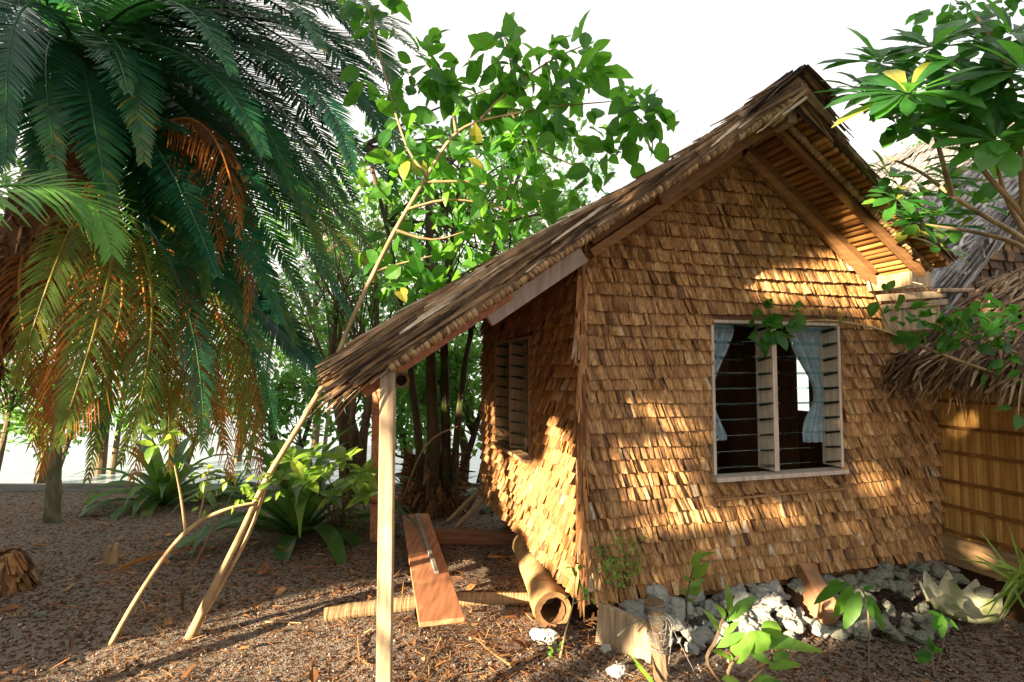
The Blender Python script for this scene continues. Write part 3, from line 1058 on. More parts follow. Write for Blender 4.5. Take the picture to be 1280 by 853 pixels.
def frond(parent, origin, p0, p1, p2, mat, n=58, ll=.24, lw=.013, seed=0, name='frond', vee=.35, face=None, ragged=0.0, droop=.35):
    """pinnate frond along a bezier; p1 is the curve's own middle"""
    rg = random.Random(seed)
    c = p1 * 2 - (p0 + p2) * .5
    m = MB()
    N = 18
    rach = [bez(p0, c, p2, i / N) for i in range(N + 1)]
    m.tube(rach, [.013 - .010 * i / N for i in range(N + 1)], 5, .75, sub=1)
    facing = face if face is not None else (Vector((0, 0, EYE)) - p1).normalized() * .6 + Vector((0, 0, .8))
    L = sum((rach[i + 1] - rach[i]).length for i in range(N))
    base_r = rg.uniform(.15, .7)
    for i in range(n):
        t = .09 + .91 * (i + .5) / n
        p = bez(p0, c, p2, t)
        tg = (bez(p0, c, p2, min(1, t + .02)) - bez(p0, c, p2, t - .02)).normalized()
        sd = tg.cross(facing)
        sd = sd.normalized() if sd.length > 1e-4 else tg.orthogonal()
        nr = sd.cross(tg).normalized()
        prof = (smooth(0, .25, t) * .5 + .5) * (1 - .78 * smooth(.55, 1.03, t))
        for sgn in (-1, 1):
            if rg.random() < ragged: continue
            d = (sd * sgn * (1 - .35 * t) + tg * (.42 + .55 * t) + nr * vee + Vector((rg.gauss(0, .05), rg.gauss(0, .05), rg.gauss(0, .05)))).normalized()
            bl = ll * prof * rg.uniform(.9, 1.06)
            rr = min(.99, max(0, base_r * .8 + rg.gauss(0, .12) + .4 * smooth(.55, 1, t)))
            side = d.cross(nr).normalized()
            nn = side.cross(d)
            gv = Vector((0, 0, 1))
            m.strip(p, d, side, bl, lw, 0, rr, gv * droop * rg.uniform(.5, 1.3), .12, 3) if False else None
            idx = len(m.v)
            for q in range(4):
                tt = q / 3
                cpt = p + d * (bl * tt) - gv * (droop * bl * tt * tt * rg.uniform(.8, 1.2))
                ww = lw * (.6 + .4 * math.sin(min(1, tt * 2) * 1.57)) * (1 - .85 * tt ** 3) * .5
                m.v.append(tuple(cpt - side * ww)); m.v.append(tuple(cpt + side * ww))
            for q in range(3):
                a = idx + 2 * q
                m.f.append((a, a + 1, a + 3, a + 2)); m.r.append(rr)
    ob = m.build(name, mat, parent, origin)
    return ob


def px3(a):
    return [P(*q) for q in a]


dark = [
    ((110, 60, 4.0), (330, 70, 3.5), (440, 215, 3.2)), ((110, 60, 4.0), (265, 95, 3.6), (365, 230, 3.4)),
    ((120, 40, 4.0), (370, 30, 3.7), (492, 240, 3.7)), ((150, 20, 4.0), (400, 10, 3.9), (500, 140, 4.0)),
    ((120, 60, 4.0), (290, 130, 3.8), (400, 310, 3.8)), ((100, 80, 4.0), (60, 60, 3.4), (75, 235, 3.1)),
    ((130, 60, 4.1), (390, 80, 4.5), (540, 260, 4.8)), ((130, 30, 4.1), (360, -40, 4.4), (480, 40, 4.7)),
    ((160, 0, 4.1), (330, -50, 4.3), (480, 100, 4.4)), ((120, 100, 4.1), (300, 200, 4.4), (440, 400, 4.6)),
    ((120, 110, 4.1), (260, 230, 4.3), (370, 430, 4.3)), ((120, 120, 4.1), (220, 250, 4.0), (330, 440, 4.0)),
    ((100, 60, 4.0), (-10, 0, 3.5), (-60, 190, 3.2)), ((100, 60, 4.0), (30, 10, 3.2), (10, 200, 2.9)),
    ((110, 60, 4.0), (200, 0, 3.3), (290, 90, 3.0)), ((110, 60, 4.0), (150, 60, 3.3), (180, 200, 3.1)),
    ((100, 60, 4.0), (110, 110, 3.4), (140, 280, 3.2)), ((90, 90, 4.1), (-30, 90, 4.0), (-90, 300, 3.9)),
    ((120, 50, 4.1), (240, 10, 3.9), (420, 130, 3.6)), ((130, 90, 4.1), (350, 170, 4.8), (500, 390, 5.1)),
    ((110, 120, 4.1), (190, 210, 4.2), (240, 400, 4.2)), ((150, 60, 4.1), (320, 20, 4.9), (520, 150, 5.3)),
    ((120, 80, 4.1), (240, 130, 4.5), (330, 330, 4.7)), ((120, 100, 4.1), (200, 170, 4.6), (260, 360, 4.8)),
    ((90, 60, 4.0), (60, -30, 3.6), (190, -10, 3.0)), ((130, 100, 4.2), (290, 160, 5.0), (420, 340, 5.4)),
    ((60, 240, 4.1), (110, 260, 4.3), (170, 430, 4.4)), ((250, 330, 4.7), (330, 390, 4.6), (420, 490, 4.5)),
    ((140, 200, 4.2), (280, 300, 4.6), (400, 520, 4.8)), ((120, 200, 4.2), (220, 330, 4.7), (280, 560, 4.8)),
    ((90, 70, 4.0), (20, 80, 3.7), (-20, 280, 3.6)), ((110, 50, 4.0), (290, -20, 3.4), (400, 60, 3.0)),
    ((40, 20, 4.0), (60, 90, 3.4), (40, 260, 3.2)), ((110, 60, 4.0), (230, 70, 3.3), (330, 190, 3.0)),
]
for i, a in enumerate(dark):
    frond(cy, PATH[0], *px3(a), M['cycad'], n=88, ll=.27, lw=.024, seed=100 + i, droop=.14, vee=.2)
rgf = random.Random(77)
for i in range(34):
    u0, v0, d0_ = rgf.uniform(30, 190), rgf.uniform(-110, 60), rgf.uniform(4.0, 4.9)
    an = math.radians(-12 + 100 * (i + .5) / 34 + rgf.uniform(-5, 5)); ln = rgf.uniform(300, 400)
    u2, v2 = u0 + ln * math.cos(an), v0 + ln * math.sin(an) + 40
    d2_ = d0_ + rgf.uniform(-1.0, .5)
    u1, v1 = (u0 + u2) / 2 + 12, (v0 + v2) / 2 - rgf.uniform(8, 35)
    dark.append(((u0, v0, d0_), (u1, v1, (d0_ + d2_) / 2), (u2, v2, d2_)))
for i, a in enumerate(dark[34:]):
    frond(cy, PATH[0], *px3(a), M['cycad'], n=80, ll=.26, lw=.024, seed=500 + i, droop=.10, vee=.2)
for i in range(18):
    u0, v0, d0_ = rgf.uniform(60, 210), rgf.uniform(-90, 30), rgf.uniform(4.0, 4.9)
    an = math.radians(-12 + 60 * (i + .5) / 18 + rgf.uniform(-5, 5)); ln = rgf.uniform(340, 410)
    u2, v2 = min(510, u0 + ln * math.cos(an)), v0 + ln * math.sin(an) + 40
    d2_ = d0_ + rgf.uniform(-.6, .6)
    a = ((u0, v0, d0_), ((u0 + u2) / 2 + 10, (v0 + v2) / 2 - rgf.uniform(5, 28), (d0_ + d2_) / 2), (u2, v2, d2_))
    frond(cy, PATH[0], *px3(a), M['cycad'], n=80, ll=.26, lw=.024, seed=560 + i, droop=.08, vee=.2)
lit = [
    ((150, 270, 3.7), (125, 390, 3.3), (70, 560, 3.1)), ((165, 270, 3.8), (190, 400, 3.45), (150, 580, 3.3)),
    ((180, 280, 3.9), (235, 390, 3.7), (255, 560, 3.6)), ((190, 270, 4.1), (270, 370, 3.95), (310, 590, 3.9)),
    ((110, 250, 3.7), (70, 330, 3.4), (20, 480, 3.3)), ((220, 300, 4.2), (300, 380, 4.2), (345, 540, 4.2)),
    ((140, 110, 4.2), (330, 190, 4.3), (480, 330, 4.4)), ((150, 130, 4.2), (380, 260, 4.6), (470, 350, 4.7)),
    ((110, 150, 3.8), (170, 146, 3.5), (235, 165, 3.4)), ((150, 280, 4.0), (200, 400, 3.9), (210, 590, 3.8)),
    ((100, 270, 3.9), (130, 400, 3.7), (110, 600, 3.6)), ((120, 60, 3.9), (140, 60, 3.3), (160, 115, 3.0)),
]
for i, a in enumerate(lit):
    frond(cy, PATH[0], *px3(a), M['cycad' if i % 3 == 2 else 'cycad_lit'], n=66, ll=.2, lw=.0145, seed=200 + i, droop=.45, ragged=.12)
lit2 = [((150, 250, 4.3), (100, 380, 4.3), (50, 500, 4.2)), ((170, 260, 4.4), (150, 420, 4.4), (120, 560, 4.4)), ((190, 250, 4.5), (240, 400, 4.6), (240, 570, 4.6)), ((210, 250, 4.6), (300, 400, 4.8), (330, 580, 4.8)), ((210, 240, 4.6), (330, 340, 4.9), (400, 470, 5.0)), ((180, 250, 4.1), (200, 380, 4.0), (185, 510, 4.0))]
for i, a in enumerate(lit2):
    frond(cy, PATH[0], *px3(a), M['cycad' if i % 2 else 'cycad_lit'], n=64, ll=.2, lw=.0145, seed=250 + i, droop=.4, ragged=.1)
dead = [
    ((140, 300, 3.6), (100, 420, 3.4), (50, 590, 3.2)), ((170, 300, 3.7), (185, 450, 3.6), (165, 600, 3.5)), ((190, 300, 3.9), (250, 440, 3.8), (290, 600, 3.8)), ((120, 300, 3.6), (70, 400, 3.5), (40, 560, 3.4)), ((210, 310, 4.0), (290, 430, 4.0), (325, 600, 4.0)),
    ((190, 165, 3.6), (262, 165, 3.5), (300, 300, 3.5)), ((130, 200, 3.8), (118, 300, 3.7), (100, 430, 3.7)),
    ((150, 330, 3.7), (140, 430, 3.6), (62, 560, 3.5)), ((230, 330, 4.1), (280, 420, 4.0), (300, 560, 4.0)),
    ((40, 300, 3.9), (25, 380, 3.7), (60, 520, 3.7)), ((200, 170, 3.7), (250, 200, 3.7), (275, 330, 3.7)),
    ((180, 300, 4.2), (230, 430, 4.2), (215, 560, 4.2)), ((90, 230, 3.8), (60, 330, 3.8), (30, 430, 3.8)),
    ((170, 320, 4.0), (205, 440, 4.0), (290, 520, 4.0)), ((210, 170, 3.8), (290, 230, 3.9), (310, 400, 3.9)),
]
for i, a in enumerate(dead):
    frond(cy, PATH[0], *px3(a), M['cycad_dead'], n=46, ll=.20, lw=.011, seed=300 + i, name='dead_frond', ragged=.2, droop=.9, vee=.1)

# fresh palm frond poking in from outside the frame, left
pl = thing('palm', Vector((-3.4, 1.9, 0)), 'young bright green palm whose frond reaches in at the left edge', 'palm')
m = MB(); m.tube([(-3.4, 1.9, 0), (-3.38, 1.9, 1.0), (-3.3, 2.0, 1.9)], [.06, .05, .035], 8, .5)
m.build('trunk', M['bark'], pl, (-3.4, 1.9, 0))
frond(pl, (-3.4, 1.9, 0), Vector((-3.3, 2.0, 1.9)), P(15, 232, 2.5), P(140, 318, 2.6), M['palm'], n=44, ll=.34, lw=.02, seed=9, vee=.1, droop=.3)
frond(pl, (-3.4, 1.9, 0), Vector((-3.3, 2.0, 1.9)), Vector((-3.6, 1.6, 2.6)), Vector((-4.2, 1.2, 2.3)), M['palm'], n=44, ll=.34, lw=.02, seed=10, vee=.1, droop=.3)


# ------------------------------------------------------------------ leaf clusters
def rdir(rg):
    while True:
        v = Vector((rg.uniform(-1, 1), rg.uniform(-1, 1), rg.uniform(-1, 1)))
        if .05 < v.length < 1: return v.normalized()


def cluster(m, c, rad, n, L, wr, rg, shape=0, up=.6, outward=.6, bias=0.0):
    for i in range(n):
        o = rdir(rg) * rad * rg.random() ** .5
        d = (o.normalized() * outward + rdir(rg) * .7 + Vector((0, 0, -.15))).normalized()
        nr = (Vector((0, 0, 1)) * up + rdir(rg) * .6 + Vector((0, -.25, 0))).normalized()
        if abs(nr.dot(d)) > .95: continue
        l = L * rg.uniform(.5, 1.15)
        m.leaf(c + o, d, nr, l, l * wr * rg.uniform(.8, 1.1), min(1, max(0, rg.random() * .97 + bias)), rg.uniform(.1, .45), rg.uniform(.05, .55), 0, shape)


def rosette(m, c, axis, n, L, wr, rg, shape=1, bias=0):
    x = axis.orthogonal().normalized(); y = axis.cross(x)
    for i in range(n):
        a = i * 2.4 + rg.uniform(-.3, .3)
        el = rg.uniform(-.1, .75)
        d = ((x * math.cos(a) + y * math.sin(a)) * math.cos(el) + axis * math.sin(el)).normalized()
        nr = (axis - d * axis.dot(d)).normalized()
        l = L * rg.uniform(.65, 1.1)
        m.leaf(c, d, nr, l, l * wr, min(1, max(0, rg.random() * .985 + bias)), .2, rg.uniform(.1, .4), .06, shape)


# ------------------------------------------------------------------ leaning slender tree
base = G(238, 796)
lt = thing('tree', base, 'slender leaning tree with pale bare stem and big rounded leaves above the thatch', 'tree')
m = MB()
main = [base, P(262, 745, 3.27), P(300, 670, 3.27), P(330, 605, 3.3), P(372, 535, 3.32), P(410, 470, 3.35), P(440, 400, 3.38), P(468, 340, 3.4), P(493, 290, 3.42),
        P(525, 235, 3.45), P(560, 178, 3.5), P(590, 155, 3.52), P(640, 143, 3.55), P(700, 133, 3.55), P(765, 127, 3.6)]
m.tube(main, [.032, .023, .019, .018, .017, .016, .015, .0145, .014, .013, .012, .010, .008, .006, .003], 10, .5, sub=4, jit=.12)
m.tube([P(258, 765, 3.3), P(300, 690, 3.32), P(322, 640, 3.33), P(334, 600, 3.33)], [.012, .012, .011, .010], 7, .7)
brs = [[P(535, 222, 3.45), P(512, 190, 3.4), P(497, 150, 3.4), P(485, 110, 3.4), P(470, 50, 3.4), P(455, -10, 3.4)],
       [P(530, 228, 3.45), P(590, 228, 3.5), P(640, 240, 3.6), P(690, 262, 3.7)],
       [P(510, 262, 3.43), P(560, 250, 3.5), P(620, 258, 3.6), P(670, 280, 3.7)],
       [P(600, 150, 3.52), P(640, 110, 3.55), P(690, 75, 3.6), P(735, 55, 3.6)],
       [P(570, 165, 3.5), P(560, 120, 3.5), P(530, 75, 3.5)],
       [P(640, 143, 3.55), P(665, 180, 3.6), P(700, 200, 3.7), P(740, 215, 3.8)],
       [P(640, 143, 3.55), P(640, 90, 3.6), P(630, 45, 3.6)],
       [P(765, 127, 3.6), P(790, 140, 3.6), P(810, 160, 3.6)],
       [P(495, 288, 3.42), P(540, 300, 3.45), P(580, 290, 3.5)],
       [P(468, 340, 3.4), P(500, 330, 3.45), P(540, 320, 3.5)]]
for b_ in brs:
    m.tube(b_, [.012 - .009 * i / (len(b_) - 1) for i in range(len(b_))], 5, .2, sub=3)
m.build('trunk', M['bark_pale'], lt, base, smooth_=True)
rg = random.Random(51)
m = MB()
cl_up = [(528, 72, 11), (545, 88, 8), (512, 100, 8), (497, 128, 8), (560, 108, 9), (570, 125, 9), (590, 112, 8), (632, 50, 9), (640, 72, 12), (645, 98, 14), (655, 122, 16),
         (622, 65, 7), (690, 70, 9), (725, 62, 13), (738, 84, 10), (715, 92, 8), (700, 110, 12), (680, 130, 14), (650, 145, 14), (630, 160, 12), (600, 140, 8), (720, 125, 6),
         (785, 128, 9), (805, 140, 12), (822, 150, 9), (815, 166, 7), (795, 160, 6), (500, 150, 8), (510, 175, 8), (470, 10, 8), (455, 5, 6), (480, 30, 4), (735, 165, 4), (690, 150, 10), (575, 100, 5)]
for (u, v, n) in cl_up:
    cluster(m, P(u, v, 3.5 + rg.uniform(-.15, .25)), .12, n + 3, .165, .66, rg, 0, .55, .7, -.2)
cl_lo = [(540, 190, 9), (560, 205, 10), (590, 190, 9), (610, 205, 10), (640, 195, 10), (660, 175, 8), (540, 235, 8), (575, 240, 10), (605, 230, 10), (640, 238, 10), (665, 225, 8), (690, 240, 8), (690, 262, 7),
         (520, 205, 8), (505, 215, 6), (520, 265, 6), (550, 275, 8), (590, 268, 9), (630, 270, 9), (660, 268, 8), (500, 330, 7), (520, 350, 7), (545, 335, 9), (570, 320, 9), (600, 310, 8),
         (585, 345, 8), (560, 365, 8), (530, 380, 6), (500, 365, 5), (610, 285, 8), (495, 300, 6), (740, 215, 6), (760, 190, 6), (725, 240, 5), (770, 205, 5), (480, 240, 5), (470, 310, 6), (455, 100, 2)]
for (u, v, n) in cl_lo:
    cluster(m, P(u, v, 3.6 + rg.uniform(-.2, .4)), .14, n + 3, .155, .7, rg, 0, .45, .6, .04)
m.build('crown', M['broad'], lt, base)

# thin saplings under it
sp_ = G(138, 806)
st = thing('sapling', sp_, 'thin bent pale sapling arching right with a few lime leaves', 'sapling')
m = MB()
m.tube([sp_, P(170, 750, 3.18), P(210, 690, 3.2), P(245, 655, 3.2), P(285, 636, 3.22), P(320, 628, 3.25)], [.015, .014, .013, .012, .010, .006], 7, .7, sub=4)
m.tube([P(232, 665, 3.2), P(226, 620, 3.2), P(218, 580, 3.2)], [.009, .008, .005], 5, .2)
m.tube([P(248, 652, 3.2), P(257, 610, 3.2), P(262, 580, 3.2)], [.006, .005, .003], 5, .2)
m.build('stem', M['bark_pale'], st, sp_, smooth_=True)
m = MB(); rg = random.Random(52)
for (u, v, n) in ((258, 590, 5), (250, 600, 5), (264, 612, 5), (256, 628, 5), (285, 600, 5), (300, 622, 6), (318, 612, 6), (335, 600, 6), (305, 608, 4), (222, 592, 3), (345, 615, 5), (265, 580, 3)):
    cluster(m, P(u, v, 3.22), .05, n, .075, .5, rg, 0, .7, .7)
for (u, v) in ((212, 540), (200, 555), (222, 550), (190, 560)):
    cluster(m, P(u, v, 3.22), .05, 3, .13, .5, rg, 0, .7, .7, -.1)
m.build('leaves', M['lime'], st, sp_)
sp2 = G(228, 762)
m = MB(); m.tube([sp2, P(230, 735, 3.6), P(246, 700, 3.6), P(262, 670, 3.6), P(280, 640, 3.6), P(290, 615, 3.6)], [.010, .010, .009, .008, .007, .004], 6, .3)
tag(m.build('sapling', M['bark'], origin=sp2, smooth_=True), 'bare brown curved sapling between the two pale stems', 'sapling')


# ------------------------------------------------------------------ strappy lilies
def lily(c, label, n, L, wd, seed, rmin=.2, group=None, mat='lily'):
    rg = random.Random(seed)
    m = MB()
    for i in range(n):
        a = i * 2.399 + rg.uniform(-.3, .3)
        f = i / n
        el = math.radians(82 - 62 * f + rg.uniform(-8, 8))
        h = Vector((math.cos(a), math.sin(a), 0))
        l = L * rg.uniform(.75, 1.1)
        side = Vector((-math.sin(a), math.cos(a), 0))
        droop = rg.uniform(.4, .75)
        rows = []
        r = rg.random()
        K = 9
        for k in range(K + 1):
            t = k / K
            ang = el - t * t * (1.35 + 1.2 * f) * droop * 1.5
            if k == 0: p = c + h * .02
            else: p = p + (h * math.cos(ang) + Vector((0, 0, math.sin(ang)))) * (l / K)
            ww = wd * (.55 + .45 * math.sin(min(1, t * 2.2) * 1.57)) * (1 - smooth(.6, 1.0, t) * .93) * .5
            nn = Vector((0, 0, 1)) * math.cos(ang) - h * math.sin(ang)
            rows.append([p - side * ww + nn * ww * .35, p, p + side * ww + nn * ww * .35])
        m.grid(rows, r)
    o = m.build('lily', M[mat], origin=c, smooth_=True)
    return tag(o, label, 'plant', group)


lily(G(372, 672), 'big strappy lily with broad drooping dark leaves right of the leaning tree', 44, 1.4, .16, 61)
lily(G(205, 632), 'strappy lily clump further back behind the bent sapling', 36, 1.25, .13, 62)
lily(G(52, 606), 'small pale strappy plant near the shore at the far left', 10, .5, .05, 63, mat='lime')
lily(G(98, 606), 'small yellowish strappy plant beside the mossy thin trunk', 10, .5, .05, 64, mat='lime')
lily(G(290, 622), 'low strappy plant behind the sapling leaves near shore', 18, .6, .06, 65)
# bright broad leaved shrub by the post
c = G(425, 668)
sh = thing('shrub', c, 'bright lime broad leaved shrub just left of the porch post', 'shrub')
m = MB(); rg = random.Random(66)
tips = []
for (u, v) in ((365, 575), (385, 600), (405, 590), (430, 575), (445, 605), (455, 590), (420, 620), (385, 570), (460, 620), (350, 600)):
    tpt = P(u, v, 4.6 + rg.uniform(-.3, .3)); tips.append(tpt)
    m.tube([c, (c + tpt) / 2 + Vector((rg.uniform(-.05, .05), 0, .08)), tpt], [.010, .008, .004], 5, .4)
m.build('stem', M['bark'], sh, c)
m = MB()
for tpt in tips:
    rosette(m, tpt, (Vector((rg.uniform(-.3, .3), -.5, 1))).normalized(), 8, .2, .45, rg, 0)
m.build('leaves', M['lime'], sh, c)


# ------------------------------------------------------------------ background trees
def tree(label, base, height, crown_c, crown_r, trunk_pts, trunk_r, nl, leafL, nclump, per, mat, bark, seed, group=None, cut=None, name='tree', wr=.6):
    rg = random.Random(seed)
    e = thing(name, base, label, 'tree', group)
    m = MB()
    tops = []
    for pts, r0 in trunk_pts:
        m.tube(pts, [r0 * (1 - .6 * i / (len(pts) - 1)) for i in range(len(pts))], 9, rg.random(), sub=4, jit=.25)
        tops.append(pts)
    lm = MB()
    for i in range(nclump):
        for _ in range(20):
            o = rdir(rg) * rg.random() ** .4
            c = crown_c + Vector((o.x * crown_r[0], o.y * crown_r[1], o.z * crown_r[2]))
            if cut is None or cut(c): break
        else:
            continue
        if i % 2 == 0:
            tp = rg.choice(tops); s = tp[rg.randrange(len(tp) // 2, len(tp))]
            mid = (s + c) / 2 + Vector((rg.uniform(-.2, .2), rg.uniform(-.2, .2), rg.uniform(0, .25)))
            m.tube([s, mid, c], [trunk_r * .16, trunk_r * .09, .004], 4, rg.random() * .6, cap=False, sub=3)
        cluster(lm, c, rg.uniform(.15, .38), per, leafL, wr, rg, 0, .4, .5)
    m.build('trunk', M[bark], e, base)
    lm.build('crown', M[mat], e, base)
    return e


gp = 'trees standing along the shore'
b = G(540, 640)
tr = []
for (u0, u1, v1, r0) in ((522, 508, 420, .05), (540, 538, 400, .085), (556, 556, 380, .07), (568, 588, 420, .045)):
    tr.append(([G(u0, 640), P(u0 + 2, 560, 6.1), P((u0 + u1) / 2, 480, 6.1), P(u1, v1, 6.1), P(u1 + (u1 - 540) * .8, 280, 6.1), P(u1 + (u1 - 540) * 1.6, 180, 6.2)], r0))
te = tree('dark shore tree with a clump of fused shaggy trunks behind the porch', b, 6, P(590, 260, 6.6), (1.7, 1.0, 1.9), tr, .14, 6, .12, 140, 20, 'far_leaf', 'bark_dark', 71, gp)
# shaggy dead skirt at its foot
m = MB(); rg = random.Random(72)
for i in range(700):
    a = rg.uniform(0, 6.283); rr = rg.uniform(.12, .3)
    p = b + Vector((math.cos(a) * rr, math.sin(a) * rr, rg.uniform(.05, .75) * (1.25 - rr * 2)))
    d = Vector((math.cos(a) * .4, math.sin(a) * .4, rg.uniform(-1, .6))).normalized()
    m.strip(p, d, d.cross(Vector((0, 1, .1))).normalized(), rg.uniform(.12, .4), rg.uniform(.01, .05), rg.uniform(0, .3), rg.random(), Vector((math.cos(a), math.sin(a), 0)), .2)
m.build('bark_skirt', M['fibre'], te, b)

b = G(432, 622)
tr = [([G(432, 622), P(430, 540, 6.9), P(415, 470, 6.9), P(420, 380, 6.9)], .09), ([G(450, 622), P(455, 540, 6.9), P(470, 450, 6.9), P(470, 350, 7.0)], .07), ([G(440, 622), P(440, 520, 6.8), P(448, 440, 6.8)], .06)]
tree('grey stemmed shore tree left of the porch post with hanging dry leaves', b, 5, P(430, 300, 7.2), (1.5, .8, 1.5), tr, .09, 5, .11, 110, 20, 'far_leaf', 'bark', 73, gp)
b = G(65, 652)
tree('small tree with thin mossy trunk rooted at left behind the cycad fronds', b, 5, P(60, 300, 6.4), (1.4, .8, 1.6), [([G(65, 652), P(67, 600, 6.1), P(72, 540, 6.1), P(80, 400, 6.2), P(70, 250, 6.3)], .085)], .08, 5, .11, 90, 20, 'far_leaf', 'bark_green', 74, gp)
specs = [
    (130, 11.0, 330, (2.2, 1.2, 2.4), 'far_leaf', 'green tree over the water behind the hanging brown fronds'),
    (300, 12.5, 430, (1.8, 1.2, 1.9), 'far_leaf', 'green tree over the water behind the bent sapling'),
    (-20, 9.5, 420, (1.6, 1.2, 2.2), 'far_leaf', 'leafy tree over the water at the far left edge'),
    (395, 14.0, 330, (2.6, 1.4, 3.0), 'far_leaf_haze', 'haze tinted tree seen between cycad tips and leaning stem'),
    (640, 13.5, 260, (2.9, 1.4, 2.4), 'far_leaf_haze', 'haze tinted tree rising just above the thatch slope'),
    (520, 15.0, 400, (2.6, 1.4, 2.6), 'far_leaf_haze', 'hazy tree behind the fused trunks'),
    (548, 7.4, 470, (.55, .4, .8), 'far_leaf', 'small leafy tree directly behind the fused trunks'),
    (575, 9.0, 470, (1.1, .7, 1.3), 'far_leaf', 'bushy green tree between fused trunks and the side wall'),
    (55, 10.0, 505, (1.0, .8, .8), 'far_leaf', 'low bright shrub like tree at the waterline beside the mossy trunk'),
    (215, 10.5, 500, (1.1, .8, .8), 'far_leaf', 'low leafy tree at the waterline behind the further strappy lily'),
    (345, 9.6, 500, (.9, .7, .8), 'far_leaf', 'low leafy tree at the waterline behind the big strappy lily'),
    (440, 9.2, 455, (.8, .6, 1.3), 'far_leaf', 'narrow leafy tree just left of the porch post'),
    (505, 10.0, 500, (.7, .6, .9), 'far_leaf', 'low leafy tree between porch post and fused trunks'),
    (1180, 9.5, 250, (1.9, 1.2, 1.2), 'far_leaf', 'green tree showing above the silver thatch ridge'),
]
for i, (u, d, v, cr_, mt, lb) in enumerate(specs):
    gx = (u - 640) / F * d
    bz = max(gh(gx, d), SEA - .1)
    bb = Vector((gx, d, bz))
    cc = P(u, v, d)
    tpt = [bb, bb + Vector((.1, 0, (cc.z - bz) * .4)), bb + Vector((-.1, .1, (cc.z - bz) * .75)), cc + Vector((.1, 0, .3))]
    tpt2 = [bb + Vector((.25, 0, 0)), bb + Vector((.5, 0, (cc.z - bz) * .5)), cc + Vector((.8, 0, .2))]
    tree(lb, bb, 5, cc, cr_, [(tpt, .10), (tpt2, .06)], .1, 5, .16 if d > 12 else .13, int(60 + 19 * cr_[0] * cr_[2]), 22, mt, 'bark', 80 + i, gp)

# ------------------------------------------------------------------ shade trees outside the frame, toward the low sun (they cast the dappled shade; leaf gaps cut along beams to the LIT points)
PV = Vector((-SUN_H.y * -1, SUN_H.x * -1, 0))
PV = Vector((SUN_H.y, -SUN_H.x, 0))         # horizontal axis across the sunbeam
TAN = math.tan(SUN_EL)
LIT = []


def lit_pt(p, r):
    LIT.append((p.dot(PV), p.z - (-(p.dot(SUN_H))) * -1 * 0 - p.dot(SUN_H) * TAN, r))


def lit_line(a, b, n, r):
    for i in range(n):
        lit_pt(a + (b - a) * (i / max(1, n - 1)), r)


for (t, z, r) in ((.1, 1.1, .28), (.3, 1.0, .3), (.35, .55, .3), (.7, .55, .28), (1.0, .8, .2), (1.2, .5, .22), (1.6, .5, .2), (.05, .9, .25), (.2, .6, .25), (.45, 1.2, .2), (.65, .8, .25), (1.4, .5, .2), (1.8, .45, .15), (.12, .45, .22), (.3, .8, .25), (.35, 1.15, .22), (.55, .5, .25), (.8, .65, .22), (1.2, .6, .2), (1.6, .75, .18), (2.0, .6, .14), (.15, 1.25, .15), (.9, .35, .2), (2.4, .8, .1)):
    lit_pt(H(0, t, z), r)
lit_line(base, P(410, 470, 3.35), 8, .16)
lit_line(sp_, P(320, 628, 3.25), 5, .12)
lit_line(H(-1.2, -.49, .55), H(-1.2, -.49, 1.45), 4, .06)
for (u, v, r) in ((430, 845, .4), (590, 845, .4), (300, 770, .15), (520, 790, .35), (200, 800, .2), (660, 745, .2), (640, 705, .15), (480, 830, .3), (380, 820, .3), (530, 740, .3), (590, 770, .3), (650, 820, .3), (160, 845, .3), (280, 830, .3), (600, 700, .15), (120, 840, .2), (720, 850, .2), (430, 740, .12), (560, 800, .3), (450, 800, .28), (400, 760, .2), (200, 830, .2), (330, 800, .22), (620, 740, .2), (560, 730, .2), (680, 830, .2), (690, 770, .16), (545, 760, .2), (330, 840, .25), (240, 845, .2), (600, 840, .3), (700, 720, .16), (500, 850, .2), (640, 790, .2)):
    lit_pt(G(u, v), r)
for (u, v, d, r) in ((420, 590, 4.4, .2), (380, 590, 4.4, .15), (258, 600, 3.2, .16), (330, 600, 3.2, .15), (90, 380, 3.3, .2), (130, 470, 3.3, .2), (290, 500, 3.9, .2), (270, 210, 3.5, .2), (30, 330, 3.6, .22), (230, 470, 3.7, .18),
                     (170, 380, 3.5, .15), (450, 300, 4.4, .2), (1120, 160, 2.7, .2), (600, 250, 3.6, .22), (560, 300, 3.6, .2), (640, 200, 3.6, .15), (270, 560, 3.9, .15), (110, 240, 3.7, .15), (400, 460, 4.5, .15), (60, 430, 3.2, .25), (110, 520, 3.2, .25), (200, 520, 3.5, .22), (250, 400, 3.7, .25), (180, 560, 3.5, .2), (320, 540, 4.1, .2), (310, 400, 4.1, .2), (60, 270, 3.6, .2), (20, 400, 3.6, .2), (350, 280, 4.3, .2), (240, 250, 3.6, .2), (1150, 110, 2.4, .2), (1200, 330, 3.0, .12), (1150, 260, 3.0, .2), (1200, 250, 2.95, .12), (1240, 400, 3.05, .12), (60, 240, 2.5, .15)):
    lit_pt(P(u, v, d), r)
for (s, z, r) in ((2.30, 2.30, .26), (1.95, 2.35, .17), (1.55, 2.22, .12), (1.2, 2.28, .08), (.35, 1.45, .10), (.6, 1.35, .10), (.15, 1.2, .08), (.3, 1.05, .08), (.7, 1.15, .08), (2.1, .95, .09), (2.2, .75, .08), (1.98, 1.3, .06), (.5, .8, .08), (1.0, .7, .07),
                  (1.5, .7, .06), (1.8, .55, .06), (2.45, 1.5, .07), (2.1, 1.25, .06), (1.3, 2.15, .06), (1.7, 2.28, .1), (.2, .6, .10), (.45, .4, .1), (.9, .5, .07), (2.6, .6, .06), (2.25, 1.95, .08), (1.45, 1.25, .06), (1.45, .98, .05)):
    lit_pt(H(s, -.04, z), r)
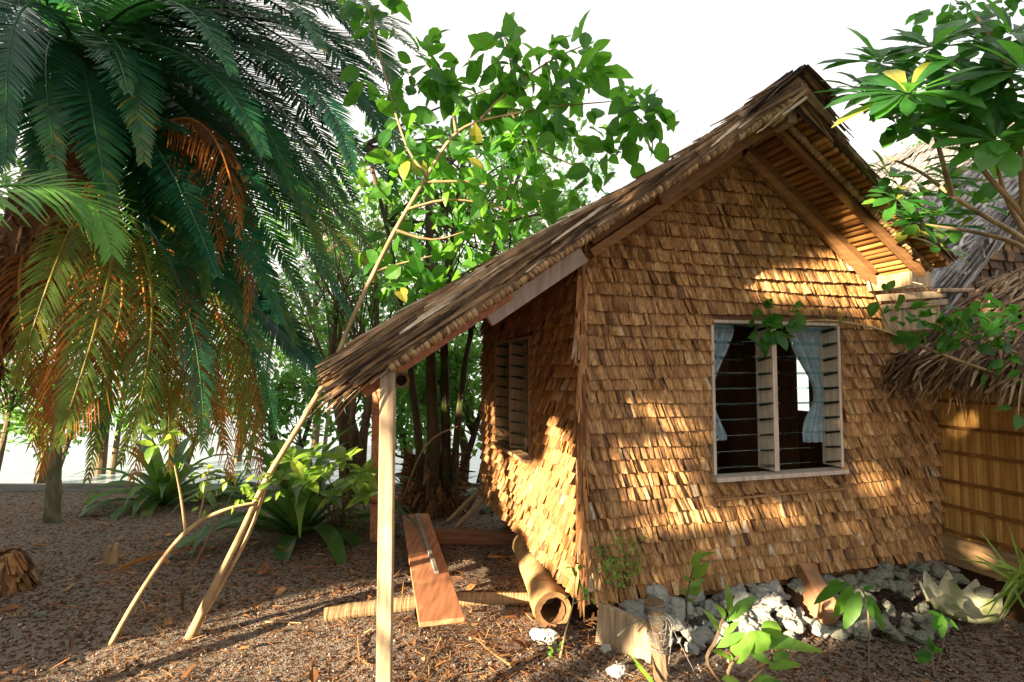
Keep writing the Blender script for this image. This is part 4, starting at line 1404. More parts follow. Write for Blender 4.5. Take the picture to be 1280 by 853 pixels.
for (s, t, r) in ((1.62, -.3, .05), (2.1, -.3, .12), (2.25, -.4, .14), (1.85, -.2, .06), (1.55, -.25, .06)):
    lit_pt(H(s, t, soffit(s) - .03), r)
for (t, z, r) in ((-.22, 1.30, .10), (-.12, 1.12, .08), (-.3, .9, .07), (-.25, .6, .07), (-.2, .38, .09), (-.38, .35, .07), (-.1, .75, .07), (-.42, 1.15, .06)):
    lit_pt(H(W - .03, t, z), r)
for (s, t, z, r) in ((.2, -.25, .15, .12), (.45, -.3, .15, .1), (.8, -.25, .2, .1), (1.1, -.2, .25, .1), (1.3, -.25, .2, .08), (2.4, -.6, .1, .1), (.0, -.45, .0, .12), (1.0, -.3, .12, .12), (.6, -.4, .1, .12), (.9, -.4, .1, .12), (.3, -.5, .1, .12), (1.25, -.35, .15, .1), (2.3, -.5, .1, .08), (2.0, -.3, .2, .07)):
    lit_pt(H(s, t, z), r)

for i in range(34): lit_pt(H(R.uniform(.03, .84), -.03, R.uniform(.35, 1.45)), R.uniform(.005, .065))
for i in range(18): lit_pt(H(R.uniform(1.95, 2.75), -.03, R.uniform(.45, 1.5)), R.uniform(.0, .035))
for i in range(13): lit_pt(H(R.uniform(.9, 1.95), -.03, R.uniform(.45, .88)), R.uniform(.0, .035))
for i in range(10): lit_pt(H(R.uniform(1.4, 2.4), -.03, R.uniform(2.05, 2.4)), R.uniform(.03, .09))
for i in range(24): lit_pt(H(R.uniform(.3, 2.4), R.uniform(-.5, -.2), R.uniform(.05, .2)), R.uniform(.03, .08))
lit_pt(G(138, 700) + Vector((0, 0, .08)), .09)
rg = random.Random(91)
gs = 'shade trees on the sunward side of the clearing'
for u in range(500, 720, 45):
    for v in range(185, 370, 45):
        if R.random() < .7: lit_pt(P(u, v, 3.65), .17)
for (u, v, d, r) in ((600, 250, 6.6, .5), (480, 250, 6.6, .5), (560, 350, 6.6, .4), (430, 300, 7.2, .4), (905, 760, 2.55, .07), (960, 800, 2.55, .08), (1010, 800, 2.55, .05), (400, 585, 4.5, .2), (440, 600, 4.5, .15), (375, 610, 4.2, .15), (1215, 750, 3.3, .06), (1085, 745, 2.9, .05)):
    lit_pt(P(u, v, d), r)
LA = np.array(LIT)


def shade_leaf(m, c, al, pp, zz):
    for _ in range(20):
        o = rdir(rg) * .34 * rg.random() ** .5
        p = c + o
        lp, lh = p.dot(PV), p.z - p.dot(SUN_H) * TAN
        if ((LA[:, 0] - lp) ** 2 + (LA[:, 1] - lh) ** 2 < (LA[:, 2] + .045) ** 2).any(): continue
        d = rdir(rg)
        nr = (SUN * .8 + rdir(rg)).normalized()
        if abs(nr.dot(d)) > .9: continue
        l = rg.uniform(.12, .2)
        side = d.cross(nr).normalized(); nr = side.cross(d)
        n = len(m.v); hw = l * .3
        m.v.extend([tuple(p), tuple(p + d * l * .45 - side * hw + nr * hw * .2), tuple(p + d * l), tuple(p + d * l * .45 + side * hw + nr * hw * .2)])
        m.f.append((n, n + 1, n + 2)); m.r.append(rg.random()); m.f.append((n, n + 2, n + 3)); m.r.append(m.r[-1])


for k, (pc, dist) in enumerate(((-.2, 6.2), (2.0, 7.0), (4.2, 6.4), (6.4, 7.2), (8.6, 7.4), (10.8, 7.0))):
    bb = SUN_H * dist + PV * pc
    e = thing('tree', Vector((bb.x, bb.y, gh(bb.x, bb.y))), ('shade tree behind the camera, nearest the annexe', 'shade tree behind the camera on the hut side', 'shade tree beside the camera, sunward of the cycad', 'shade tree left of the cycad outside the frame', 'shade tree on the open shore side, left of the frame', 'last shade tree toward the water, left of the frame')[k], 'tree', gs)
    m = MB(); lm = MB()
    top = bb + Vector((0, 0, 5.5))
    m.tube([bb, bb + Vector((.1, .05, 1.6)), bb + Vector((-.1, .1, 3.5)), top], [.12, .10, .08, .04], 9, .5)
    for i in range(420):
        pp = pc + rg.uniform(-1.3, 1.3)
        zz = rg.uniform(.3, 6.3)
        al = dist + rg.uniform(-.8, .8)
        c = SUN_H * al + PV * pp + Vector((0, 0, zz))
        for q in range(22): shade_leaf(lm, c, al, pp, zz)
        if i % 8 == 0:
            s = bb + Vector((0, 0, min(zz, 5) * .8))
            m.tube([s, (s + c) / 2 + Vector((0, 0, .15)), c], [.02, .010, .004], 4, .4, cap=False)
    org = e.location
    m.build('trunk', M['bark'], e, org); lm.build('crown', M['broad'], e, org)

# ------------------------------------------------------------------ broad leaved tree overhanging at the right
tb0 = Vector((2.75, 2.05, 0))
rt = thing('tree', tb0, 'tree with big glossy leaf rosettes overhanging the top right corner', 'tree')
m = MB()
fork = P(1330, 345, 2.45)
m.tube([tb0, tb0 + Vector((.0, .1, .9)), tb0 + Vector((-.05, .2, 1.6)), fork], [.07, .06, .05, .04], 9, .5)
bl = [[fork, P(1280, 300, 2.6), P(1230, 270, 2.75), P(1190, 245, 2.8), P(1150, 215, 2.85), P(1105, 195, 2.9)],
      [fork, P(1280, 270, 2.4), P(1235, 220, 2.4), P(1200, 170, 2.4), P(1165, 128, 2.4)],
      [P(1190, 245, 2.8), P(1175, 190, 2.7), P(1160, 140, 2.6)],
      [fork, P(1270, 305, 2.7), P(1215, 290, 2.85), P(1150, 280, 2.95)],
      [P(1280, 270, 2.4), P(1275, 180, 2.3), P(1262, 90, 2.3)],
      [fork, P(1275, 280, 2.55), P(1252, 230, 2.5), P(1243, 180, 2.5)],
      [P(1262, 90, 2.3), P(1240, 50, 2.4), P(1220, 20, 2.5)],
      [P(1200, 170, 2.4), P(1230, 120, 2.4), P(1245, 90, 2.4)]]
for b_ in bl:
    m.tube(b_, [.016 - .010 * i / (len(b_) - 1) for i in range(len(b_))], 7, R.random(), sub=4)
m.build('trunk', M['bark_pale'], rt, tb0, smooth_=True)
m = MB(); rg = random.Random(95)
for (u, v, d, n, L, bias) in ((1085, 118, 2.75, 18, .26, -.2), (1135, 118, 2.35, 18, .30, .08), (1100, 80, 2.7, 14, .27, -.1), (1165, 60, 2.6, 15, .28, -.2), (1155, 130, 2.5, 14, .28, -.1), (1210, 95, 2.4, 15, .28, -.2),
                              (1195, 130, 2.6, 13, .27, -.25), (1250, 120, 2.3, 15, .27, -.2), (1240, 60, 2.5, 13, .22, -.2), (1245, 175, 2.2, 13, .28, -.05), (1275, 150, 2.3, 12, .28, -.2), (1145, 280, 2.95, 10, .18, .1),
                              (1120, 250, 2.95, 9, .18, .15), (1175, 270, 2.9, 8, .18, .1), (1265, 45, 2.4, 12, .24, -.2), (1120, 155, 2.7, 10, .25, 0), (1225, 200, 2.4, 10, .22, -.1), (1280, 90, 2.2, 12, .28, -.2), (1185, 225, 2.9, 7, .16, .1), (1160, 100, 2.9, 14, .28, -.3), (1215, 150, 2.9, 14, .28, -.3), (1115, 110, 2.95, 12, .26, -.3)):
    ax = Vector((rg.uniform(-.4, .2), -.55 + rg.uniform(-.3, .3), .75)).normalized()
    rosette(m, P(u, v, d), ax, n + 7, L, .33, rg, 1, bias)
for (u, v, d) in ((1125, 235, 3.0), (1140, 262, 3.0), (1165, 290, 3.0), (1150, 245, 3.05), (1185, 262, 3.0), (1205, 240, 2.95), (1130, 285, 3.05), (1110, 222, 3.0), (1175, 310, 3.0), (1225, 255, 2.9), (1245, 225, 2.8), (1200, 285, 2.95)):
    rosette(m, P(u, v, d), Vector((rg.uniform(-.4, .4), -.5, .8)).normalized(), 9, rg.uniform(.13, .2), .4, rg, 1, .28)
for (u, v) in ((1195, 5), (1225, 15), (1250, 5), (1180, 20), (1270, 15), (1210, 25)):
    cluster(m, P(u, v, 3.0), .14, 12, .12, .55, rg, 0, .4, .5, -.2)
m.build('crown', M['broad_deep'], rt, tb0)

# creeping vine over the annexe eave and across to the window
vb = H(2.72, -1.0, 0)
vn = thing('vine', vb, 'leafy vine creeping over the annexe thatch and across to the front window', 'vine')
m = MB()
m.tube([vb, vb + Vector((.02, 0, .8)), P(1290, 480, 3.2)], [.014, .012, .01], 6, .6)
m.tube([P(1290, 480, 3.2), P(1230, 462, 3.15), P(1170, 440, 3.15), P(1110, 415, 3.2), P(1050, 402, 3.3), P(1000, 402, 3.35), P(965, 412, 3.35)], [.010, .009, .008, .007, .006, .005, .004], 6, .8)
m.tube([P(1170, 440, 3.15), P(1120, 420, 3.2), P(1098, 380, 3.3), P(1085, 345, 3.4)], [.006, .005, .005, .004], 5, .8)
m.tube([P(1290, 450, 3.1), P(1220, 420, 3.1), P(1150, 400, 3.1)], [.008, .006, .004], 5, .5)
m.build('stem', M['bark_pale'], vn, vb, smooth_=True)
m = MB(); rg = random.Random(97)
for (u, v, n, d) in ((960, 395, 12, 3.33), (975, 410, 11, 3.33), (950, 410, 10, 3.33), (962, 412, 8, 3.31), (985, 395, 6, 3.35), (965, 425, 4, 3.33), (1040, 408, 2, 3.32), (1110, 375, 6, 3.2), (1135, 390, 9, 3.15), (1160, 400, 10, 3.1), (1185, 395, 10, 3.1), (1215, 400, 11, 3.05), (1245, 395, 10, 3.05),
                     (1270, 390, 9, 3.0), (1200, 420, 9, 3.1), (1230, 425, 9, 3.05), (1260, 415, 9, 3.0), (1180, 425, 7, 3.1), (1265, 445, 6, 3.0), (1240, 465, 3, 3.0), (1270, 515, 4, 2.9), (1275, 470, 4, 2.9), (1150, 420, 5, 3.1), (1225, 385, 7, 3.1), (1130, 410, 4, 3.15)):
    cluster(m, P(u, v, d), .075, n, .105, .68, rg, 0, .5, .6, -.1)
m.build('leaves', M['broad_deep'], vn, vb)

# ------------------------------------------------------------------ coral rocks
rock_meshes = {}


def rock_mesh(k, matname):
    key = (k, matname)
    if key in rock_meshes: return rock_meshes[key]
    import bmesh
    bm = bmesh.new()
    bmesh.ops.create_icosphere(bm, subdivisions=4, radius=1)
    rg = random.Random(500 + k)
    off = Vector((rg.uniform(0, 50), rg.uniform(0, 50), rg.uniform(0, 50)))
    sc_ = (rg.uniform(.8, 1.25), rg.uniform(.7, 1.0), rg.uniform(.55, .85))
    for v in bm.verts:
        n = v.co.normalized()
        d = 1 + .42 * noise.noise(n * 1.3 + off) + .22 * noise.noise(n * 3.1 + off) - .13 * abs(noise.noise(n * 6 + off)) + .05 * noise.noise(n * 13 + off)
        v.co = Vector((n.x * d * sc_[0], n.y * d * sc_[1], n.z * d * sc_[2]))
    me = bpy.data.meshes.new('coral_rock')
    bm.to_mesh(me); bm.free()
    at = me.attributes.new('rnd', 'FLOAT', 'FACE')
    at.data.foreach_set('value', [rg.random()] * len(me.polygons))
    me.polygons.foreach_set('use_smooth', [True] * len(me.polygons))
    me.materials.append(M[matname])
    rock_meshes[key] = me
    return me


def rock(p, size, mat, label, group=None, k=None, rg=R):
    o = bpy.data.objects.new('coral_rock', rock_mesh(rg.randrange(7) if k is None else k, mat))
    o.location = p
    o.rotation_euler = (rg.uniform(-.5, .5), rg.uniform(-.5, .5), rg.uniform(0, 6.28))
    o.scale = (size, size, size)
    COL.objects.link(o)
    return tag(o, label, 'rock', group)


rg = random.Random(101)
GR = 'coral rocks piled along the hut base'
for i in range(270):
    s = .26 + 2.50 * i / 269 + rg.uniform(-.06, .06)
    f = rg.random()
    wdt = .26 + .26 * smooth(1.2, 2.4, s)
    t = -.03 - wdt * f
    size = rg.choice((.028, .036, .044, .052, .066)) * rg.uniform(.85, 1.1)
    zt = .27 + (.02 if s > 1.7 else 0)
    pos = H(s, t, 0)
    pos.z = (zt - .03) * (1 - f ** 1.4) * rg.uniform(.6, 1) + size * .45 + .01
    if (pos - H(1.50, -.2, .16)).length < .13: continue
    cq = G(1212, 782); cq.z = pos.z
    if (pos - cq).length < .25: continue
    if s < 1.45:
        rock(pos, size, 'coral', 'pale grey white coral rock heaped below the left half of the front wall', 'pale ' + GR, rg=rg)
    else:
        rock(pos, size, 'coral_grey', 'shade toned grey coral rock in the heap near the annexe corner', 'shade toned ' + GR, rg=rg)
for (u, v, size, mt, lb, d) in (
        (757, 813, .034, 'coral_white', 'small bright white stone on the soil left of the wrapped stake', None),
        (772, 843, .05, 'coral_white', 'rounded white coral stone at the bottom edge beside the stake', None),
        (680, 800, .065, 'coral_white', 'white coral lump below the end of the hollow log', None),
        (872, 785, .10, 'coral', 'largest jagged coral boulder right of the wrapped stake', None),
        (822, 742, .065, 'coral', 'coral block standing just behind the top of the wrapped stake', 3.02),
        (968, 752, .055, 'coral_white', 'brightest sunlit white coral rock in the pile below the window', 3.33),
        (1010, 765, .075, 'coral', 'squarish pale coral rock left of the terracotta board', None),
        (985, 782, .05, 'coral_white', 'white coral finger at the toe of the pile', None),
        (915, 748, .085, 'coral', 'broad pale coral slab leaning in the pile under the window', 3.28),
        (800, 800, .04, 'coral_white', 'white coral bit at the foot of the near corner stump', None)):
    if d: p = P(u, v, d)
    else: p = G(u, v, size * .35)
    rock(p, size, mt, lb)
# odd stones lying about
for i, (u, v, s_) in enumerate(((10, 720, .0), (118, 742, .035), (52, 770, .03), (200, 770, .02), (60, 735, .02), (340, 690, .025), (610, 640, .10), (585, 622, .12), (560, 640, .07))):
    if not s_: continue
    rock(G(u, v, s_ * .3), s_, 'coral_grey', ('', 'flat grey stone on dark soil beneath the bent sapling', 'small grey stone at the lower left', 'pebble sized stone left of the sapling foot', 'small stone near the cycad base', 'stone in front of the big lily',
         'grey boulder at the far foot of the side wall', 'grey boulder behind the leaning sticks', 'grey stone between trunks and red beam')[i])

# ------------------------------------------------------------------ clam shell
c = G(1212, 782)
m = MB()
rows_o, rows_i = [], []
NU, NV = 80, 12
for j in range(NV + 1):
    v = j / NV
    ro, ri = [], []
    for i in range(NU + 1):
        u = i / NU
        a = 2 * math.pi * u
        ribs = 9
        rib = abs(((u * ribs) % 1) - .5) * 2        # 1 at rib crest
        amp = rib ** 1.2
        rx, ry = .25, .15
        bow = math.sin(v * 1.45)
        x = math.cos(a) * rx * bow * (1 + .16 * amp * v)
        y = math.sin(a) * ry * bow * (1 + .16 * amp * v)
        back = .5 + .5 * math.sin(a)
        z = .015 + (.055 + .09 * back) * v ** 2 + v ** 3 * amp * (.035 + .085 * back)
        z += .01 * noise.noise(Vector((x * 20, y * 20, 1)))
        ro.append(Vector((x, y, z)))
        ri.append(Vector((x * .94, y * .94, z + .012 * (1 - v) + .002)))
    rows_o.append(ro); rows_i.append(ri)
rz = Matrix.Rotation(math.radians(6), 3, 'Z') @ Matrix.Rotation(math.radians(6), 3, 'Y')
rows_o = [[rz @ p for p in rw] for rw in rows_o]; rows_i = [[rz @ p for p in rw] for rw in rows_i]
m.grid(rows_o, .3); m.grid(rows_i, .8); m.grid([rows_o[-1], rows_i[-1]], .9)
tag(m.build('clam_shell', M['shell'], smooth_=True, loc=c + Vector((0, .06, 0))), 'large fluted giant clam shell lying at the foot of the rock heap', 'shell')

# ------------------------------------------------------------------ stake with twine
c = G(828, 850)
sk = thing('stake', c, 'short weathered stake wrapped with grey twine in front of the rocks', 'stake')
m = MB()
top = P(818, 752, c.y + .02)
m.tube([c - Vector((0, 0, .1)), c + (top - c) * .35, c + (top - c) * .7, top], [.042, .043, .048, .05], 10, .5, sub=3, jit=.2)
m.build('post', M['bark'], sk, c)
m = MB(); rg = random.Random(111)
for i in range(34):
    f = rg.uniform(.35, .97)
    cc = c + (top - c) * f
    tl = Vector((rg.gauss(0, .25), rg.gauss(0, .25), 1)).normalized()
    x = tl.orthogonal().normalized(); y = tl.cross(x)
    rr = .051 + rg.uniform(0, .005)
    m.tube([cc + (x * math.cos(a) + y * math.sin(a)) * rr for a in np.linspace(0, 6.283, 15)], .0016, 4, rg.random(), cap=False, sub=1)
for i in range(10):
    p = top + Vector((rg.uniform(-.05, .05), -.045 + rg.uniform(-.02, .02), rg.uniform(-.05, 0)))
    q = p + Vector((rg.uniform(-.06, .14), rg.uniform(-.06, .02), -rg.uniform(.08, .36)))
    m.tube([p, (p + q) / 2 + Vector((rg.uniform(-.04, .05), rg.uniform(-.03, .01), .02)), q], .0014, 4, rg.random(), cap=False, sub=3)
m.tube([top + Vector((0, -.05, -.04)), P(790, 780, top.y + .02), P(772, 795, top.y + .05)], .0035, 5, .6, cap=True)
m.build('twine', M['twine'], sk, c)


# ------------------------------------------------------------------ foreground plants
def stem_plant(base, stems, label, mat, seed, name='plant'):
    """stems: list of (list of points, [(point index frac, n, L, wr, shape)])"""
    rg = random.Random(seed)
    e = thing(name, base, label, 'plant')
    m = MB(); lm = MB()
    for pts, rad, leaves in stems:
        m.tube(pts, [rad * (1 - .5 * i / (len(pts) - 1)) for i in range(len(pts))], 6, rg.random(), sub=4)
        for (p, d, L, wr, shape) in leaves:
            nr = (Vector((0, -.5, .8)) + rdir(rg) * .35).normalized()
            d = (d + rdir(rg) * .12).normalized()
            if abs(nr.dot(d)) > .9: nr = d.orthogonal()
            lm.leaf(p, d, nr, L * .92, L * wr * .72, rg.random(), .22, rg.uniform(.05, .3), .03, shape)
    m.build('stem', M['bark'] if mat != 'lime' else M['bark_green'], e, base)
    lm.build('leaves', M[mat], e, base, smooth_=True)
    return e


M['oval'] = mat_leaf('fresh_oval_leaf', [(0, (.08, .2, .035)), (.5, (.13, .28, .045)), (1, (.2, .36, .06))], (.4, .75, .08), .45, .38, .5)
b0 = G(905, 850) + Vector((0, -.2, 0)); b0.z = gh(b0.x, b0.y)
d0 = 2.55


def PL(pairs, d):
    """leaves from pixel pairs (base, tip)"""
    o = []
    for (u0, v0, u1, v1, wr, sh) in pairs:
        a = P(u0, v0, d + R.uniform(-.05, .05)); b_ = P(u1, v1, d + R.uniform(-.12, .05))
        o.append((a, (b_ - a).normalized(), (b_ - a).length, wr, sh))
    return o


stem_plant(b0, [
    ([b0, P(885, 830, d0), P(895, 800, d0), P(905, 770, d0), P(918, 745, d0)], .010, PL([(905, 775, 895, 745, .3, 2), (908, 778, 940, 735, .42, 2), (912, 770, 912, 728, .35, 2), (900, 790, 880, 760, .3, 2), (903, 795, 925, 775, .4, 2), (893, 810, 935, 790, .4, 2)], d0)),
    ([b0, P(910, 840, d0), P(935, 812, d0), P(960, 805, d0)], .009, PL([(915, 828, 945, 795, .62, 0), (930, 815, 970, 785, .6, 0), (950, 808, 1000, 790, .55, 0), (960, 806, 1035, 803, .4, 0), (955, 802, 982, 772, .6, 0), (935, 815, 970, 830, .5, 0), (920, 830, 895, 805, .5, 0)], d0)),
    ([b0, P(930, 860, d0), P(960, 830, d0), P(970, 815, d0)], .008, PL([(960, 835, 1005, 830, .5, 0), (950, 850, 1000, 860, .5, 0), (940, 855, 975, 845, .5, 0), (930, 860, 905, 842, .55, 0), (965, 825, 992, 815, .5, 0), (930, 865, 990, 875, .5, 0)], d0)),
], 'bushy seedling with fresh oval leaves at the bottom right of the stake', 'oval', 121)
b1 = G(1086, 850)
d1 = b1.y
stem_plant(b1, [([b1, P(1086, 810, d1), P(1085, 765, d1), P(1078, 738, d1), P(1060, 726, d1)], .006,
                 PL([(1075, 738, 1055, 790, .42, 0), (1080, 742, 1110, 800, .36, 0), (1060, 727, 1015, 760, .45, 0), (1065, 730, 1040, 775, .45, 0), (1083, 750, 1095, 770, .4, 0), (1050, 727, 1030, 728, .5, 0), (1078, 738, 1092, 730, .5, 0)], d1))],
           'spindly seedling with drooping leaves standing on bare stem before the rocks', 'broad', 122)
b2 = G(862, 800) ; d2 = 3.05
stem_plant(b2, [([b2, P(858, 760, d2), P(862, 730, d2), P(868, 700, d2)], .006,
                 PL([(866, 712, 872, 686, .5, 0), (868, 700, 893, 686, .45, 0), (864, 722, 884, 708, .5, 0), (862, 735, 880, 720, .5, 0), (862, 730, 852, 712, .5, 0), (860, 742, 876, 735, .5, 0), (858, 745, 848, 728, .5, 0), (858, 750, 872, 750, .5, 0)], d2))],
           'upright leafy sprout against the lowest shingles above the rocks', 'oval', 123)
b3 = G(1168, 845); d3 = b3.y
stem_plant(b3, [([b3, P(1165, 815, d3)], .004, PL([(1165, 818, 1145, 812, .6, 0), (1165, 816, 1160, 795, .6, 0), (1166, 818, 1175, 802, .6, 0), (1164, 820, 1148, 830, .6, 0)], d3)),
                ([b3, P(1180, 800, 3.1), P(1178, 770, 3.1)], .004, PL([(1178, 768, 1180, 798, .4, 0), (1180, 770, 1200, 790, .4, 0), (1176, 770, 1158, 760, .5, 0), (1178, 765, 1170, 790, .4, 0)], 3.1))],
           'low seedling with dark leaves below the clam shell', 'broad', 124)
b4 = G(775, 775); d4 = 3.05
rg = random.Random(125)
e = thing('plant', b4, 'wispy fine leaved weed growing against the near corner of the wall', 'plant')
m = MB(); lm = MB()
for (u, v) in ((755, 690), (770, 672), (785, 680), (795, 700), (762, 705), (778, 710), (800, 672), (750, 680)):
    tpt = P(u, v, d4 + rg.uniform(-.05, .08))
    m.tube([b4, (b4 + tpt) / 2 + Vector((rg.uniform(-.03, .03), 0, 0)), tpt], [.003, .0025, .0012], 4, .6)
    for q in range(5):
        cluster(lm, tpt + (b4 - tpt) * (q * .07), .045, 8, .026, .6, rg, 0, .5, .5)
m.build('stem', M['bark_green'], e, b4); lm.build('leaves', M['oval'], e, b4)
b5 = G(700, 822); d5 = b5.y
e = thing('plant', b5, 'tiny forked weed in front of the hollow log end', 'plant')
m = MB(); lm = MB()
m.tube([b5, P(708, 785, d5), P(716, 755, d5), P(720, 712, d5)], [.006, .005, .004, .002], 5, .8)
m.tube([P(716, 755, d5), P(732, 748, d5)], [.003, .002], 4, .8)
for (u, v, n) in ((718, 715, 5), (724, 735, 5), (712, 745, 3), (690, 812, 6), (698, 806, 5), (735, 748, 3), (684, 805, 4)):
    cluster(lm, P(u, v, d5), .03, n, .045, .6, rg, 0, .5, .6)
m.build('stem', M['bark_pale'], e, b5); lm.build('leaves', M['oval'], e, b5)
# bamboo like grass at the right edge
b6 = G(1290, 800)
m = MB()
for i in range(34):
    a = rg.uniform(0, 6.283)
    s_ = P(1268 + rg.uniform(-6, 30), 722 + rg.uniform(-12, 14), 2.85)
    d = Vector((rg.uniform(-1, .4), rg.uniform(-.4, .2), rg.uniform(-.8, .5))).normalized()
    m.strip(s_, d, d.cross(Vector((0, -1, .2))).normalized(), rg.uniform(.14, .3), .016, .0, rg.random(), Vector((0, 0, 1)) * .5, .1, 4) if d.length else None
m.tube([b6, P(1290, 760, 2.85), P(1275, 715, 2.85)], [.008, .007, .004], 6, .5)
tag(m.build('grass_clump', M['lime'], origin=b6), 'arching narrow grassy leaves at the lower right edge by the shell', 'plant')
# long grass blade near the stake and sword leaf at right edge
m = MB()
p0 = G(818, 853)
m.strip(P(815, 853, 2.75), (P(790, 818, 2.75) - P(815, 853, 2.75)).normalized(), Vector((1, 0, .3)).normalized(), .2, .022, .1, .6, Vector((0, -.5, 1)), .1, 4)
m.strip(P(818, 856, 2.75), (P(800, 835, 2.75) - P(818, 856, 2.75)).normalized(), Vector((1, 0, .3)).normalized(), .15, .016, .1, .4, Vector((0, -.5, 1)), .1, 4)
tag(m.build('grass_tuft', M['lime'], origin=p0), 'two long grass blades left of the wrapped stake', 'grass')

# ------------------------------------------------------------------ timber lying about
pn = P(555, 795, 3.30); pn.z = .16
pf = P(523, 652, 5.45); pf.z = .115
pk = thing('plank', pn, 'long reddish sawn plank lying across two logs with a metal strip on it', 'plank')
m = MB(); m.beam(P(555, 790, 3.32) * 1.0, Vector((pf.x, pf.y, pf.z)), .26, .03, r=.5)
a = G(555, 795); a.z = .15
b_ = G(522, 655); b_.z = .13
a = Vector(((555 - 640) / F * 3.22, 3.22, .15)); b_ = Vector(((521 - 640) / F * 5.6, 5.6, .13))
m = MB(); m.beam(a, b_, .27, .028, r=.5)
m.build('board', M['plank_red'], pk, pn, bevel=.003)
m = MB()
dd = (b_ - a)
q0 = a + dd * .30 + Vector((.045, 0, .03)); q1 = a + dd * .97 + Vector((.01, 0, .03))
m.beam(q0, q1, .03, .02, r=.5)
m.build('metal_strip', M['metal'], pk, pn, bevel=.002)
for f_ in ():
    pass

# hollow log
la = Vector(((690 - 640) / F * 3.42, 3.42, .128)); lb_ = Vector(((655 - 640) / F * 4.75, 4.75, .115))
m = MB()
hollow_log(m, la, lb_, .118, .108, .66, .25, 24, .06, rings=(.08, .14))
tag(m.build('hollow_log', M['log'], origin=la, smooth_=True), 'pale hollow log lying under the edge of the side wall', 'log')

# curved coconut log on the ground
g0, g1, g2, g3 = G(405, 778), G(500, 770), G(590, 760), G(668, 755)
for g_ in (g0, g1, g2, g3): g_.z = .055
rows = []
m = MB()
m.tube([g0, g1 + Vector((0, .05, .01)), g2 + Vector((0, .03, 0)), g3], [.046, .047, .044, .04], 12, .5, sub=16, jit=.12)
cl_ = m.build('coconut_log', mat_fibre('ringed_coconut_log', [(0, (.26, .17, .09)), (1, (.36, .24, .13))], (60, 5, 5), .7, .9, .012, .5, 1.2), origin=g0)
tag(cl_, 'ringed coconut log on the ground under the near end of the plank', 'log')
# reddish bearer at the back
m = MB()
m.beam(Vector((-.86, 5.18, .045)), Vector((.05, 5.12, .045)), .10, .12, r=.3)
tag(m.build('beam', mat_fibre('old_red_beam', [(0, (.20, .09, .045)), (1, (.26, .12, .06))], (3, 30, 30), .7), origin=Vector((-.4, 5.15, -.01)), bevel=.008), 'thick reddish timber beam lying behind the plank under the hut', 'beam')
# sticks leaning at the back
for i, (u0, v0, u1, v1, r0) in enumerate(((560, 655, 600, 612, .028), (570, 662, 606, 622, .03), (585, 640, 604, 600, .022))):
    a = G(u0, v0, .02); b_ = P(u1, v1, 5.75)
    m = MB(); m.tube([a, (a + b_) / 2, b_], [r0, r0, r0 * .8], 7, .5, sub=1)
    tag(m.build('pole', M['bark_pale'], origin=a), ('lowest of the grey poles leaning against the far end of the side wall', 'thicker grey pole leaning in front against the side wall end', 'short upper grey pole leaning against the side wall end')[i], 'pole', 'poles leaning at the back')
# thin stick by post
a = G(498, 640); 
m = MB(); m.tube([a, P(530, 560, 5.6), P(572, 533, 5.4)], [.012, .01, .006], 6, .5)
tag(m.build('stick', M['bark_pale'], origin=a), 'long thin bent stick rising between post and fused trunks', 'stick')

# stump fragments and debris on left
c = G(138, 705)
m = MB()
for (dx, h, r0) in ((-.03, .15, .028), (.03, .17, .026), (.0, .09, .03)):
    m.tube([c + Vector((dx, 0, -.02)), c + Vector((dx + .006, 0, h * .6)), c + Vector((dx + .02, 0, h))], [r0, r0 * .95, r0 * .55], 7, R.random(), jit=.5)
tag(m.build('stump', M['bark_pale'], origin=c), 'small split stump standing on the dark soil at left', 'stump')
c = G(8, 738)
m = MB()
rg = random.Random(131)
for i in range(260):
    a = rg.uniform(0, 6.283); h = rg.uniform(0, .24)
    d0v = Vector((math.cos(a), math.sin(a), 0))
    m.strip(c + d0v * rg.uniform(.02, .16) * (1 - h * 2) + Vector((0, 0, h + .05)), (d0v * .5 + Vector((0, 0, -.7))).normalized(), Vector((-math.sin(a), math.cos(a), 0)), .16, .05, .1, rg.random(), d0v, .3)
tag(m.build('husk_heap', M['fibre'], origin=c), 'brown fibrous husk heap at the far left edge', 'husk')
# fallen frond
c = G(215, 705)
m = MB()
fr_ = frond(None, c, G(150, 715, .03), G(215, 700, .07), G(270, 690, .03), M['cycad_dead'], n=26, ll=.16, lw=.012, seed=133, name='fallen_frond', face=Vector((0, 0, 1)), vee=.2, droop=.2)
tag(fr_, 'dead brown frond fallen on the soil by the split stump', 'frond')

# shore edging boards
m = MB()
for i in range(6):
    x0 = -8 + i * 1.35
    m.beam((x0, 7.75 + .04 * (i % 2), -.07), (x0 + 1.33, 7.75, -.075), .06, .14, r=R.random())
e = m.build('shore_edging', mat_fibre('bleached_boards', [(0, (.24, .23, .23)), (1, (.36, .35, .35))], (2, 20, 20), .7), origin=Vector((-4, 7.75, -.1)), bevel=.006)
tag(e, 'low grey weathered board edging along the shore at left', 'edging')

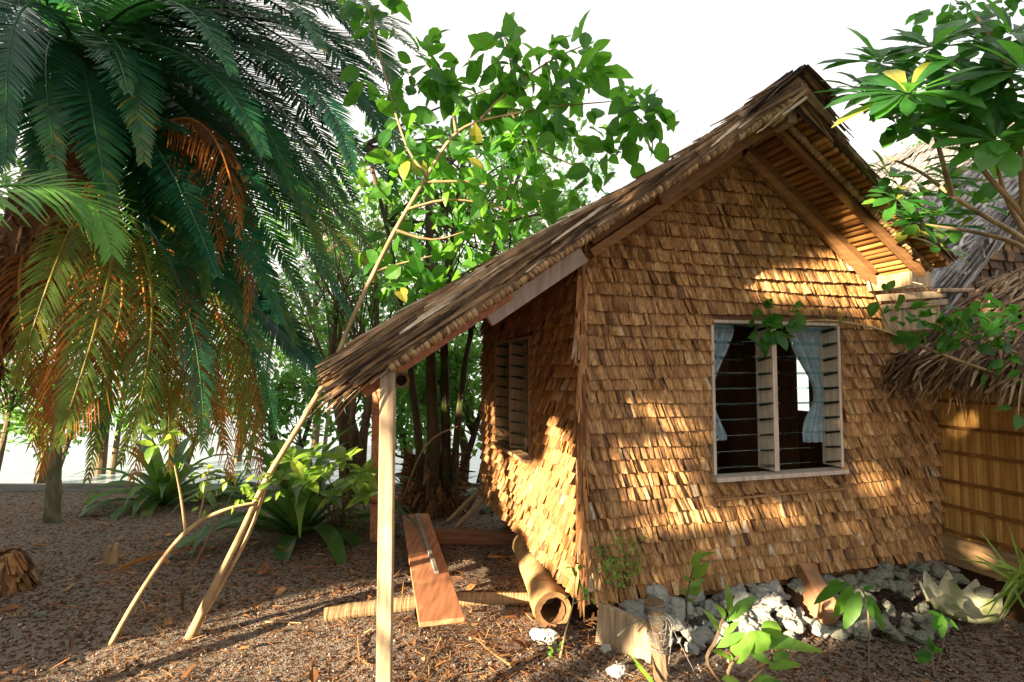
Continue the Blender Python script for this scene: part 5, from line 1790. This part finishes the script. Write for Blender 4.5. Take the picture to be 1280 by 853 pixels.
# ------------------------------------------------------------------ loose litter
rg = random.Random(141)
m = MB()
for i in range(15000):
    d = 2.3 + 4.6 * rg.random() ** 1.6
    x = rg.uniform(-1.05, 1.05) * d
    y = d
    s_ = rg.uniform(.003, .009) * (1 if rg.random() < .95 else 1.8)
    z = gh(x, y) + s_ * .3 + .004
    q = rdir(rg)
    a1 = q.orthogonal().normalized() * s_ * rg.uniform(.7, 1.4); a2 = q.cross(a1).normalized() * s_; a3 = q * s_ * .7
    c = Vector((x, y, z))
    r = rg.random() ** 1.5
    n = len(m.v)
    m.v.extend([tuple(c + a1), tuple(c + a2), tuple(c - a1), tuple(c - a2), tuple(c + a3), tuple(c - a3)])
    for f_ in ((0, 1, 4), (1, 2, 4), (2, 3, 4), (3, 0, 4), (1, 0, 5), (2, 1, 5), (3, 2, 5), (0, 3, 5)):
        m.f.append(tuple(n + k for k in f_)); m.r.append(r)
tag(m.build('gravel', mat_fibre('coral_gravel', [(0, (.09, .045, .028)), (.5, (.20, .115, .075)), (.88, (.34, .24, .18)), (1, (.58, .52, .46))], (30, 30, 30), .9)), 'coral gravel scattered over the soil', 'gravel', kind='stuff')
m = MB()
for i in range(16000):
    d = 2.3 + 4.8 * rg.random() ** 1.5
    x = rg.uniform(-1.05, 1.05) * d
    if rg.random() < .55: x = rg.uniform(-.75, .25) * d
    dirn = Vector((rg.uniform(-1, 1), rg.uniform(-1, 1), rg.uniform(-.1, .25))).normalized()
    if noise.noise(Vector((x * 1.1, d * 1.1, 7))) + rg.uniform(-.25, .6) < 0: continue
    L = rg.uniform(.03, .11)
    m.strip(Vector((x, d, gh(x, d) + .012 + rg.uniform(0, .012))), dirn, dirn.cross(Vector((rg.gauss(0, .3), rg.gauss(0, .3), 1))).normalized(), L, rg.uniform(.0025, .006) if rg.random() < .965 else rg.uniform(.012, .03), .05, rg.random(), Vector((0, 0, 1)), .4)
for i in range(70):
    d = rg.uniform(2.5, 6.5); x = rg.uniform(-1.0, .35) * d
    a = rg.uniform(0, 6.283); L = rg.uniform(.12, .45)
    q = [Vector((x + math.cos(a) * L * t_ + rg.uniform(-.012, .012), d + math.sin(a) * L * t_ + rg.uniform(-.012, .012), 0)) for t_ in (0, .35, .7, 1)]
    for v_ in q: v_.z = gh(v_.x, v_.y) + .014
    m.tube(q, [.005, .0045, .004, .002], 5, rg.random(), sub=2)
for i in range(110):
    d = rg.uniform(2.5, 7.0); x = rg.uniform(-1.0, .4) * d
    a = rg.uniform(0, 6.283); L = rg.uniform(.07, .15)
    m.leaf(Vector((x, d, gh(x, d) + .02)), Vector((math.cos(a), math.sin(a), rg.uniform(-.05, .2))).normalized(), Vector((rg.gauss(0, .25), rg.gauss(0, .25), 1)).normalized(), L, L * .45, rg.random(), rg.uniform(.2, .6), rg.uniform(-.3, .5), 0, 0)
tag(m.build('leaf_litter', mat_fibre('dry_litter', [(0, (.12, .05, .02)), (.5, (.28, .12, .045)), (.9, (.42, .22, .09)), (1, (.52, .34, .17))], (10, 10, 10), .8)), 'dry reddish needles and leaf scraps over the soil', 'leaf litter', kind='stuff')
